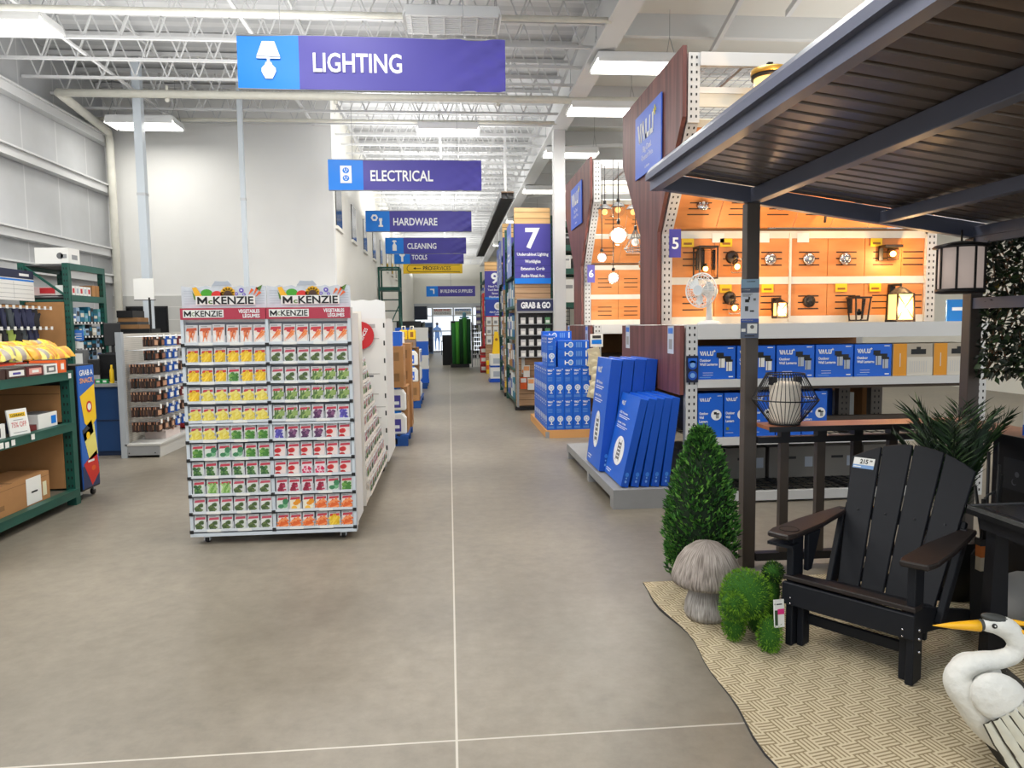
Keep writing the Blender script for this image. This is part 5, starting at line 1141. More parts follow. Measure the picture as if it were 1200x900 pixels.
# ------------------------------------------------------------------ end caps right of the aisle
def slatboard(m, x0, x1, y, z0, z1, mat):
    m.box(x0,x1,y,y+.05,z0,z1,mat); n = int((z1-z0)/.11)
    for k in range(1, n+1): m.box(x0,x1,y-.001,y,z0+k*.11-.006,z0+k*.11+.004,M('slat_gap',(96,72,50),.8))
def endcaps():
    TEAL = GREEN
    def run(y0, y1, lab, teal=True):
        t = thing('shelf_run', lab, 'shelving', (1.58,(y0+y1)/2,0)); h = (y1-y0)/2
        for y in (-h+.05,h-.05):
            for x in (-.32,.34): m = MB(); rack_post(m, x, y, 3.6, TEAL, .07); m.obj('upright', t)
        for z in (.1,.7,1.3,1.9,2.5,3.1): MB().box(-.34,.36,-h,h,z,z+.05,TEAL).obj('shelf', t)
        cl = [('blue',VBLUE2),('teal',M('aisle_teal',(30,120,150))),('white',PAPER),('navy',M('aisle_navy',(40,60,120))),('pale blue',M('aisle_pale',(150,180,214))),('brown',CARD)]; rnd = random.Random(lab)
        n = 3 if h < .9 else 5 if h < 1.4 else 6
        for zi, z in enumerate((.15,.75,1.35,1.95,2.55)):
            for k in range(n):
                cn, cm = cl[(k+zi*2+rnd.randrange(3)) % 6]; d = (2*h-.3)/n; bh = rnd.uniform(.3,.5)
                MB().box(-.16,.16,-d*.47,d*.47,0,bh,cm).rect((-.1615,0,0),-Y,Z,-d*.3,d*.3,bh*.35,bh*.75,PAPER if cm != PAPER else VBLUE2).thing('shelf_carton','%s carton, %s shelf behind %s, %s back'%(cn,['lowest','second','third','fourth','top'][zi],lab.split('behind ')[1],ORD[k]),'carton',(1.41,y0+.15+d*(k+.5),z+.002),group='cartons on the '+lab)
        MB().box(-.0,.02,-h,h,.1,3.2,BLACK).obj('backing_board', t)
        return t
    run(13.5,15.7,'green shelving run behind the number seven end')
    run(16.2,17.7,'green shelving run behind second slatted end'); run(24.3,28,'green shelving run behind the number nine end')
    # aisle 7
    t = thing('aisle_end_shelf','slatted wooden aisle end with large purple number sign','shelf end',(1.56,13.42,0))
    m = MB(); slatboard(m,-.33,.33,0,3.42,3.72,PINE); m.obj('slat_panel', t)
    m = MB(); slatboard(m,-.33,.33,0,.08,2.42,SLAT); m.obj('slat_panel', t)
    MB().box(-.35,.36,-.05,.06,0,.07,BLACK).obj('base', t)
    m = MB().box(-.335,.335,-.03,-.01,2.36,3.43,NAVY).box(-.335,.335,-.032,-.01,2.34,2.44,SKY); o = (0,-.034,0)
    m.text('7',o,X,Z,0,3.0,.34,LET,.27,'c',.03)
    for k, (w, l) in enumerate((('Undercabinet Lighting',.58),('Worklights',.29),('Extension Cords',.44),('Audio-Visual Acc.',.44))): m.text(w,o,X,Z,0,2.85-.13*k,.055,LET,l,'c',.03).rect(o,X,Z,-.33,.33,2.925-.13*k,2.93-.13*k,M('navy_line',(44,40,110)))
    m.obj('number_sign', t)
    t = thing('impulse_rack','black backed rack of small packs with a white lettered header','display stand',(1.58,13.2,.98))
    MB().box(-.33,.33,.05,.12,0,1.0,BLACK).obj('back_panel', t)
    MB().box(-.35,-.32,-.03,.14,-.9,1.0,GREY).box(.32,.35,-.03,.14,-.9,1.0,GREY).box(-.35,.35,-.04,.14,.82,.84,GREY).obj('frame', t)
    m = MB().box(-.34,.34,-.04,.0,.84,1.08,M('header_navy',(40,46,86))).rect((0,-.042,0),X,Z,-.34,.34,1.06,1.08,GREY).rect((0,-.042,0),X,Z,-.34,.34,.84,.855,GREY); m.text('GRAB & GO',(0,-.043,0),X,Z,0,.91,.1,LET,.54,'c',.05).obj('header', t)
    for r_ in range(4):
        MB().box(-.32,.32,-.02,.05,.02+.2*r_-.01,.02+.2*r_,GREY).obj('shelf', t)
        for c in range(4):
            cc = [M('pk_slate',(70,76,110)),M('pk_grey'),M('pk_pale',(190,196,210)),M('pk_green',(90,150,100))][(r_+c*(r_+1)) % 4] if c == 3 else [M('pk_slate'),M('pk_pale')][(r_+c) % 2]
            MB().box(-.045,.045,0,.03,0,.12,cc).box(-.02,.02,0,.03,.12,.155,BLACK).rect((0,-.002,0),X,Z,-.035,.035,.02,.07,PAPER).thing('bottle_pack','small pack in the black impulse rack, %s shelf up, %s of four'%(ORD[r_],nth_left(c,4)),'pack',(1.35+.15*c,13.19,1.0+.2*r_),group='small packs in the impulse rack')
    for i, (x, z, c) in enumerate(((1.36,.4,ORANGE),(1.5,.38,PAPER),(1.62,.42,ORANGE),(1.76,.36,PAPER),(1.42,.62,PAPER))):
        m = MB().box(-.06,.06,-.02,.02,0,.22,c).box(-.05,.05,-.022,-.02,.12,.2,PAPER if c != PAPER else M('salmon',(240,170,110))); m.thing('hanging_pack','%s pack hanging on lower slats below impulse rack, %s'%(['orange','white','orange','white','white'][i],['leftmost','second from left','third from left','rightmost','upper left'][i]),'pack',(x,13.36,z))
    m = MB().box(-.03,.03,-.012,.012,0,.3,PAPER).ball((0,-.01,.05),(.03,.02,.035),M('salmon'),8,6); m.thing('hanging_pack','long narrow white pack on slats left below impulse rack','pack',(1.36,13.37,.68))
    # green pallet rack of aisle six
    t = thing('pallet_rack','green pallet rack rising behind the number seven sign','rack',(2.5,14.0,0))
    for x in (-.42,-.28): 
        m = MB(); rack_post(m, x, .0 if x < -.4 else .9, 3.75, GREEN, .09); m.obj('upright', t)
    m = MB(); rack_post(m,.6,0,3.75,GREEN,.09); m.obj('upright', t)
    for z in (3.45,3.0,2.55,1.9,1.2,.6): MB().box(-.4,.6,-.03,.03,z,z+.11,GREEN).obj('beam', t); MB().box(-.4,.6,.87,.93,z,z+.11,GREEN).obj('beam', t); MB().box(-.4,.6,.0,.9,z+.04,z+.05,MIDG).obj('shelf', t)
    b = MB().bar((-.42,0,2.6),(-.42,.9,3.4),.03,.03,GREEN); b.obj('brace', t)
    for k, (x, z, w, h, c, n) in enumerate(((2.35,3.11,.2,.22,BLACK,'black'),(2.6,3.11,.26,.18,PAPER,'white'),(2.3,2.66,.16,.26,PAPER,'white'),(2.5,2.66,.18,.2,DARK,'dark grey'),(2.33,2.01,.28,.45,PAPER,'tall white'),(2.62,2.01,.26,.4,PAPER,'broad white'))):
        MB().box(-w/2,w/2,-.2,.2,0,h,c).rect((0,-.2015,0),X,Z,-w*.3,w*.3,h*.6,h*.75,GREY).thing('carton','%s carton in green pallet rack, %s from the top left'%(n,ORD[k]),'carton',(x,14.25,z))
    t = thing('wire_basket','wire basket display of tan and dark goods behind the fan cartons','basket',(2.12,13.5,0))
    m = MB()
    for k in range(6): m.tube([(.14*cos(j*pi/8),.14*sin(j*pi/8),1.5+.08*k) for j in range(17)],.005,DARK,5,False)
    for k in range(10): m.tube([(.14*cos(k*pi/5),.14*sin(k*pi/5),0),(.14*cos(k*pi/5),.14*sin(k*pi/5),1.9)],.005,DARK,5)
    m.obj('wire_frame', t)
    MB().ball((-.05,0,1.6),(.08,.08,.09),M('pk_tan'),10,8).ball((.05,.02,1.55),(.07,.07,.07),BLACK,10,8).box(-.12,.12,-.1,.1,0,1.46,MIDG).obj('basket_goods', t)
    # blade signs over the aisle
    for (y, z, w, h, n) in ((13.75,2.5,.75,1.0,'nearest'),(16.3,2.5,.55,.95,'middle'),(17.1,2.45,.5,.9,'farthest')):
        m = MB().box(-.01,.01,-w/2,w/2,0,h,M('blade_blue',(150,166,224))); o = (-.012,0,0); m.rect(o,-Y,Z,-w/2,w/2,h*.8,h,M('blade_blue2',(110,130,210))).text('VALU',o,-Y,Z,0,h*.6,h*.13,LET,w*.6,'c').rect(o,-Y,Z,-w*.3,w*.3,h*.4,h*.44,LET).rect(o,-Y,Z,-w*.3,w*.3,h*.3,h*.34,LET)
        m.thing('blade_sign','pale blue sign on the aisle side of the shelving, %s of three'%n,'sign',(1.19,y+w/2,z))
    # aisle 8 end
    t = thing('aisle_end_shelf','second slatted aisle end with purple sign, partly hidden behind number seven','shelf end',(1.56,16.1,0))
    m = MB(); slatboard(m,-.35,.33,0,3.5,3.8,PINE); m.obj('slat_panel', t); m = MB(); slatboard(m,-.35,.33,0,.08,2.42,SLAT); m.obj('slat_panel', t)
    m = MB().box(-.345,.335,-.03,-.01,2.36,3.5,NAVY).box(-.345,.335,-.032,-.01,2.36,2.46,SKY); m.text('8',(0,-.034,0),X,Z,0,3.05,.34,LET,.25,'c',.03).obj('number_sign', t)
    m = MB().box(-.35,.36,-.05,.06,0,.07,BLACK); m.obj('base', t)
    for k in range(9): MB().box(-.08,.08,-.02,.0,0,.14,[YEL,PAPER,M('pk_tan')][k % 3] if k < 3 else [PAPER,M('pk_pale'),M('pk_grey')][k % 3]).rect((0,-.022,0),X,Z,-.05,.05,.03,.08,BLACK if k < 3 else GREY).thing('hanging_pack','%s pack hanging in a column on the second slatted aisle end, %s up'%(['yellow','white','tan'][k] if k < 3 else ['white','pale','grey'][k % 3],ORD[k]),'pack',(1.31,16.05,.2+.24*k))
    # aisle 9 end
    t = thing('aisle_end_shelf','farthest slatted aisle end with purple number sign and round emblem','shelf end',(1.53,24,0))
    m = MB(); slatboard(m,-.33,.35,0,3.3,3.65,PINE); m.obj('slat_panel', t); m = MB(); slatboard(m,-.33,.35,0,.08,1.9,SLAT); m.obj('slat_panel', t)
    m = MB().box(-.33,.35,-.04,-.01,2.45,3.35,NAVY).box(-.33,.35,-.04,-.01,1.85,2.45,M('emblem_blue',(44,70,170))).box(-.33,.35,-.042,-.01,2.42,2.5,SKY).box(-.33,.35,-.042,-.01,1.85,1.88,RED); o = (0,-.045,0)
    m.text('9',o,X,Z,0,2.95,.32,LET,.25,'c',.03)
    for k, l in enumerate((.42,.48,.2,.4)): m.text(['Hand Tools','Tool Storage','Saws','Workwear'][k],o,X,Z,0,2.82-.115*k,.06,LET,l,'c',.02)
    m.disc(o,X,Z,.1,2.2,.13,LET).disc((0,-.047,0),X,Z,.1,2.2,.08,M('pale_panel')).text('FEATURED',o,X,Z,.02,1.98,.05,LET,.4,'c').text('DEALS',o,X,Z,.1,1.91,.04,LET,.22,'c').obj('number_sign', t)
    for r_ in range(3):
        for c in range(3): MB().box(-.09,.09,-.03,0,0,.28,PAPER).rect((0,-.032,0),X,Z,-.05,.05,.06,.16,GREY).thing('hanging_pack','white pack on the farthest aisle end, %s row, %s'%(['lower','middle','upper'][r_],['left','centre','right'][c]),'pack',(1.32+.22*c,23.96,.95+.31*r_),group='white packs on the farthest aisle end')
    for k in range(3): MB().box(-.3,.3,-.25,0,0,.14,ORANGE if k % 2 else YEL).rect((0,-.252,0),X,Z,-.2,.2,.03,.11,M('pk_tan')).thing('carton','%s carton stacked at foot of the farthest aisle end, %s'%(['yellow','orange','yellow'][k],['lowest','middle','topmost'][k]),'carton',(1.5,23.85,.14*k),bevel=.005)
    m = MB().prism([(-.12,0),(.12,0),(.05,.62),(-.05,.62)],(0,0,0),X,Z,Y,.14,YEL).disc((0,-.003,0),X,Z,0,.4,.04,M('amber_dark')); m.thing('floor_sign','yellow tapered floor sign on white cartons near farthest aisle end','sign',(1.32,20.3,.78))
    for k in range(2): MB().box(-.2,.2,-.3,.3,0,.36,PAPER).box(-.201,.201,-.301,.301,.0,.05,VBLUE2).rect((0,-.303,0),X,Z,-.12,.12,.1,.25,M('print_grey')).thing('white_carton','white carton stacked on floor below yellow floor sign, %s'%['lower','upper'][k],'carton',(1.33,20.4,.05+.362*k))
    MB().box(-.24,.24,-.35,.35,0,.05,VBLUE2).thing('pallet','small blue pallet under white cartons near the farthest aisle end','pallet',(1.34,20.4,0))
    m = MB().box(-.02,.02,-.45,.45,0,1.75,RED); m.box(-.02,.02,-.451,-.44,.0,1.75,RED)
    for k in range(9): m.disc((-.022,0,0),-Y,Z,0,.2+.17*k,.06,M('plus_yellow',(236,226,90)))
    m.rect((0,-.453,0),X,Z,-.018,.018,0,1.75,RED).thing('feather_banner','tall red vertical banner with yellow lettering beside farthest aisle end','banner',(1.15,24.4,.882))
    for k in range(3): MB().box(-.1,.1,-.15,.15,0,.28,RED if k % 2 else M('dark_red2',(150,24,30))).rect((0,-.152,0),X,Z,-.07,.07,.08,.2,PAPER).thing('carton','red carton below vertical red banner, %s'%['lowest','middle','topmost'][k],'carton',(1.13,24.3,.3*k),bevel=.004)
    # louvre strip lamp
    t = thing('strip_light','long dark louvred strip light tilted over right side of the aisle','ceiling light',(1.16,20,4.0))
    MB().box(-.14,-.12,-6,6,0,.12,GREY).box(.12,.14,-6,6,0,.12,GREY).box(-.12,.12,-6,6,.1,.12,M('taupe',(140,116,96))).obj('housing', t)
    m = MB()
    for k in range(60): m.box(-.12,.12,-5.9+.2*k,-5.89+.2*k,0,.1,MIDG)
    m.box(-.01,.01,-6,6,.02,.09,DARK).obj('louvre', t)
    MB().bar((0,-5.5,.12),(0,-5.5,1.65),.05,.05,STEEL).obj('hanger', t); MB().bar((0,5,.12),(0,5,1.1),.01,.01,GREY).obj('hanger', t)
endcaps()
def far_end():
    # turf rolls on a black stand
    t = thing('turf_stand','black stand of upright green turf rolls near the far door','display stand',(.55,27.7,0))
    MB().box(-.5,.2,-.3,.4,0,.12,BLACK).obj('base', t); MB().box(-.48,-.42,-.1,.3,.12,1.5,BLACK).obj('side_panel', t); MB().box(-.48,.2,.32,.38,.12,1.75,BLACK).obj('back_panel', t)
    for k, (x, h, c) in enumerate(((-.32,1.55,(52,130,60)),(-.18,1.6,(96,190,70)),(-.04,1.7,(30,80,44)),(.1,1.75,(70,150,60)),(.255,1.7,(36,90,50)))):
        MB().lathe([(0,0),(.075,0),(.075,h),(.03,h),(.0,h-.02)],(0,0,0),M('turf_%d'%k,c,.9),14).thing('turf_roll','%s turf roll standing in the black stand, %s of five'%(['mid green','bright green','dark green','grass green','deep green'][k],nth_left(k,5)),'turf roll',(.5+x,27.62,.122))
    t = thing('garden_statue','blue grey figure ornament on top of the turf stand','ornament',(.6,28.06,1.75))
    MB().lathe([(0,0),(.1,0),(.11,.1),(.06,.2),(.08,.26),(.05,.33),(0,.35)],(0,0,0),M('slate_blue',(90,140,160)),14).box(-.18,.18,-.04,.04,.1,.16,M('slate_blue')).obj('figure', t)
    t = thing('grid_display','grey wire grid display packed with small dark items, right of turf rolls','display stand',(.98,27.6,0)); rnd = random.Random(6); m = MB()
    for r_ in range(9): m.tube([(-.1,0,.3+.16*r_),(.2,0,.3+.16*r_)],.008,GREY,5)
    for c in range(6): m.tube([(-.1+.06*c,0,.05),(-.1+.06*c,0,1.65)],.008,GREY,5)
    m.obj('grid', t); MB().box(-.14,-.1,-.06,.06,0,1.7,GREY).obj('post', t)
    for r_ in range(8):
        for c in range(4): MB().box(-.032,.032,-.05,0,0,.12,[DARK,M('pk_olive',(90,96,70)),PAPER,BLACK][rnd.randrange(4)]).thing('hanging_pack','small item on the wire grid display, %s row up, %s of four'%(ORD[r_],nth_left(c,4)),'pack',(.92+.075*c,27.56,.34+.16*r_),group='small items on the wire grid display')
    t = thing('vending_kiosk','blue grey kiosk with dark round goods inside, left of far door','kiosk',(-1.35,41,0))
    MB().box(-.45,.45,0,.6,0,1.75,M('kiosk_blue',(96,128,176),.4)).box(-.3,.42,-.02,.0,.1,1.5,M('kiosk_dark',(44,58,90))).obj('cabinet', t)
    for k in range(3): MB().ball((.08,-.06,.35+.45*k),(.24,.08,.18),BLACK,12,8).obj('wheel', t)
    t = thing('folding_table','small dark folding stand just inside the far door','table',(-.15,39,0))
    MB().box(-.3,.3,-.2,.2,.72,.76,M('slate',(70,84,110))).obj('table_top', t)
    for x in (-.26,.26):
        for y in (-.16,.16): MB().bar((x,y,0),(x,y,.72),.035,.035,M('slate')).obj('leg', t)
    MB().box(-.35,.35,-.02,.02,0,.75,M('wall_screen',(30,40,60),.2)).box(-.4,.4,.02,.04,-.03,.78,GREY).thing('wall_screen','dark screen high at left of the far glass door','screen',(-1.62,42.85,1.95))
    m = MB().box(-.35,.35,0,.03,0,1.5,M('poster_grey',(150,140,150)))
    for k in range(7): m.rect((0,-.003,0),X,Z,-.32,.32,.08+.2*k,.2+.2*k,[PAPER,NAVY][k % 2])
    m.thing('notice_sign','striped notice board on far wall right of the glass door','sign',(1.95,42.86,1.2))
    MB().box(-.25,.25,-.2,.2,0,1.2,BLACK).thing('black_cabinet','black cabinet standing left of turf rolls','cabinet',(-.02,29.3,0),bevel=.01)
    # person outside
    t = thing('person','person in blue grey top and trousers standing outside the far glass door','person',(-.75,47,-.02))
    bm = bpy.data.meshes.new('body'); pts = [(0,0,.92),(0,0,1.15),(0,0,1.4),(0,0,1.5),(0,-.01,1.6),(.1,0,.88),(.11,.0,.48),(.1,.02,.06),(.11,-.12,.03),(-.1,0,.88),(-.12,0,.48),(-.1,.02,.06),(-.11,-.12,.03),(.2,0,1.4),(.26,.03,1.12),(.24,-.06,.86),(-.2,0,1.4),(-.26,.03,1.12),(-.24,-.06,.86),(0,-.01,1.7)]
    ed = [(0,1),(1,2),(2,3),(3,4),(4,19),(0,5),(5,6),(6,7),(7,8),(0,9),(9,10),(10,11),(11,12),(2,13),(13,14),(14,15),(2,16),(16,17),(17,18)]
    rad = [.15,.15,.17,.06,.085,.1,.07,.05,.045,.1,.07,.05,.045,.075,.05,.04,.075,.05,.04,.07]
    bm.from_pydata(pts, ed, []); o = bpy.data.objects.new('body', bm); COL.objects.link(o); o.parent = t
    sk = o.modifiers.new('skin','SKIN'); 
    for i, r_ in enumerate(rad): bm.skin_vertices[0].data[i].radius = (r_,r_*.8)
    bm.skin_vertices[0].data[0].use_root = True
    o.modifiers.new('s','SUBSURF').levels = 1; o.modifiers['s'].render_levels = 1; bm.materials.append(M('person_blue',(88,116,160),.8))
    MB().ball((0,0,1.7),(.095,.105,.09),M('hair',(60,52,56),.8),12,8).obj('hair', t)
far_end()
# ------------------------------------------------------------------ canopy corner
POST = M('post_bronze',(84,76,70),.45,.3,noise=.08,scale=5); RAFT = M('rafter_grey',(100,105,124),.4,.25); SHEET = M('roof_sheet',(118,106,98),.3,.5,noise=.12,scale=3,stretch=(.4,3,3))
RAIL = M('rail_black',(30,30,34),.45,.2); BARTOP = wood_mat('bar_top',(150,92,62),(176,114,80),(.5,4,4),3,.35)
def canopy():
    t = thing('canopy_bar','dark metal canopy with sloping ribbed roof and bar counter','canopy',(2.4,4.5,0)); OFF = V((-2.4,-4.5,0))
    def put(m, n, **k): return m.obj(n, t, OFF, **k)
    zr = lambda x: 2.43-.145*(x-1.3)          # underside of the rafters
    yf = .55
    for x, top in ((1.915,2.34),(3.42,2.12)): put(MB().box(x-.042,x+.042,4.46,4.54,0,top,POST),'post',bevel=.004)
    put(MB().box(3.39,3.45,2.0,2.06,0,2.12,POST),'post')
    # rafters along y
    for x, h in ((1.93,.09),(2.78,.07),(3.42,.07)): put(MB().box(x-.035,x+.035,yf,4.5,zr(x),zr(x)+h,RAFT),'rafter',bevel=.004)
    put(MB().prism([(-.03,-.01),(.03,-.01),(.03,.13),(-.03,.13),(-.06,.09),(-.06,.05),(-.03,.05)],(1.3,yf,zr(1.3)),X,Z,Y,4.53-yf,RAFT),'edge_beam')
    put(MB().bar((1.28,4.5,zr(1.28)+.047),(3.46,4.5,zr(3.46)+.047),.06,.1,RAFT,up=(0,0,1)),'back_beam',bevel=.004)
    # ribbed sheet
    prof = []; y = yf
    while y < 4.45: prof += [(y,0),(y+.08,0),(y+.088,.03),(y+.107,.03)]; y += .115
    m = MB(); vs = []
    for (yy, dz) in prof:
        for x in (1.29,3.5): vs.append((x,yy,zr(x)+.088+dz))
    m.add(vs,[(2*i,2*i+1,2*i+3,2*i+2) for i in range(len(prof)-1)],SHEET)
    m.add([(v[0],v[1],v[2]+.01) for v in vs],[(2*i,2*i+2,2*i+3,2*i+1) for i in range(len(prof)-1)],SHEET); put(m,'roof_sheet')
    for (x, z) in ((1.33,zr(1.33)+.03),(1.93,zr(1.93)+.02),(2.78,zr(2.78)+.02)): put(MB().ball((x,4.455,z),.012,DARK,8,5),'bolt')
    # bar counter
    put(MB().box(1.955,3.38,4.28,4.5,.928,.95,BARTOP).box(1.955,3.38,4.27,4.28,.918,.95,RAIL),'bar_top')
    put(MB().box(3.1,3.4,2.2,4.27,.925,.95,BARTOP).box(3.09,3.1,2.2,4.27,.9,.95,RAIL),'bar_top')
    put(MB().box(1.955,3.38,4.44,4.5,.82,.86,RAIL),'rail'); put(MB().box(1.955,3.38,4.44,4.5,.05,.10,RAIL),'rail')
    for k in range(6):
        x = 2.14+.245*k; put(MB().box(x-.028,x+.028,4.45,4.49,.1,.82,POST if k < 2 else M('post_dark',(52,46,42),.45,.3)),'baluster'); put(MB().box(x-.03,x+.03,4.44,4.5,.86,.925,RAIL),'spacer')
    put(MB().box(3.39,3.45,2.03,4.46,1.665,1.735,RAFT),'rail'); put(MB().box(3.39,3.45,2.03,4.46,2.08,2.14,RAFT),'rail'); put(MB().box(3.39,3.45,2.03,4.46,.05,.1,RAIL),'rail')
    for k in range(7): put(MB().box(3.4,3.44,4.2-.3*k,4.24-.3*k,.1,.9,RAIL),'baluster')
    # leaflet hung on the post
    m = MB().box(-.055,.055,-.004,.0,0,.37,M('leaflet2',(206,212,222),.4)); o = (0,-.006,0); o2 = (0,-.008,0)
    m.rect(o,X,Z,-.055,.055,.315,.37,M('leaf_top',(140,172,196))).rect(o,X,Z,-.055,.055,.285,.315,M('leaf_slate',(84,94,116))).rect(o,X,Z,-.055,.055,.0,.1,M('leaf_slate')).rect(o2,X,Z,-.055,.055,.1,.122,M('leaf_blue',(60,90,170)))
    m.rect(o2,X,Z,-.015,.045,.03,.09,PAPER).rect(o2,X,Z,-.05,-.025,.04,.06,PAPER).rect(o2,X,Z,-.03,.03,.01,.016,BLACK).disc((0,-.009,0),X,Z,.015,.07,.012,MIDG)
    m.rect(o,X,Z,-.03,-.005,.225,.245,BLACK).rect(o,X,Z,-.01,.0,.24,.26,BLACK).rect(o,X,Z,-.03,-.01,.17,.2,DARK).rect(o,X,Z,.02,.035,.235,.25,MIDG).rect(o,X,Z,.0,.025,.165,.175,DARK).rect(o,X,Z,-.02,.03,.352,.357,DARK).rect(o,X,Z,-.05,0,.3,.306,PAPER).rect(o2,X,Z,-.05,.02,.108,.115,PAPER)
    for k in range(3): m.rect(o,X,Z,-.045,-.005+.01*k,.262+.006*k,.265+.006*k,MIDG)
    m.thing('hanging_leaflet','tall grey and blue product leaflet hung on the canopy front post','leaflet',(1.895,4.455,1.495),(0,0,R(-18)))
    # wire lantern on the bar
    t = thing('geometric_lantern','black wire geometric lantern with pale ribbed core on bar top','lantern',(2.1,4.38,.952))
    pr = [(.085,.0),(.2,.155),(.115,.315)]; m = MB()
    for k in range(44):
        a = 2*pi*k/44; m.tube([(r_*cos(a),r_*sin(a),z) for r_, z in pr],.0022,BLACK,4)
    for r_, z in pr: m.tube([(r_*cos(k*pi/16),r_*sin(k*pi/16),z+.004) for k in range(33)],.004,BLACK,5,False)
    m.obj('wire_cage', t)
    MB().lathe([(0,.005),(.088,.01),(.092,.03),(.092,.24),(.085,.262),(.06,.268)],(0,0,0),M('linen_ribbed',(226,216,202),.7),60,'z',fn=lambda a,i: 1+(.02 if int(a/(2*pi)*60) % 2 else -.01)).lathe([(.095,0),(.095,.01),(0,.01)],(0,0,0),BLACK,30).obj('shade', t)
    MB().box(-.1,-.06,-.02,.02,.25,.3,BLACK).box(.06,.1,-.02,.02,.25,.3,BLACK).obj('clip', t)
    # big drum lantern hanging from the canopy
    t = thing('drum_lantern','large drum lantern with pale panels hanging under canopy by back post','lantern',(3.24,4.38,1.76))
    MB().lathe([(0,.03),(.125,.03),(.125,.29),(0,.29)],(0,0,0),M('linen_glow',(214,196,186),.8,emit=.3),28).obj('shade', t)  # emission lifts the brightness of the shade, no bulb inside
    m = MB().lathe([(.11,0),(.14,.005),(.14,.03),(.11,.03)],(0,0,0),BLACK,28).lathe([(.15,.285),(.165,.29),(.15,.305),(.06,.325),(.02,.33),(0,.33)],(0,0,0),BLACK,28)
    for k in range(8): m.bar((.132*cos(k*pi/4),.132*sin(k*pi/4),.02),(.132*cos(k*pi/4),.132*sin(k*pi/4),.29),.01,.01,BLACK)
    m.obj('frame', t); MB().tube([(0,0,.33),(0,0,.40)],.006,BLACK,6).obj('chain', t)
    m = MB().box(-.02,.02,-.1,.1,0,.2,M('azure',(20,120,200))).rect((-.0215,0,0),-Y,Z,-.06,.06,.1,.13,LET); m.thing('blue_card','bright blue card standing on rack shelf right of drum lantern','card',(4.62,6.25,1.576),(0,0,R(70)))
canopy()

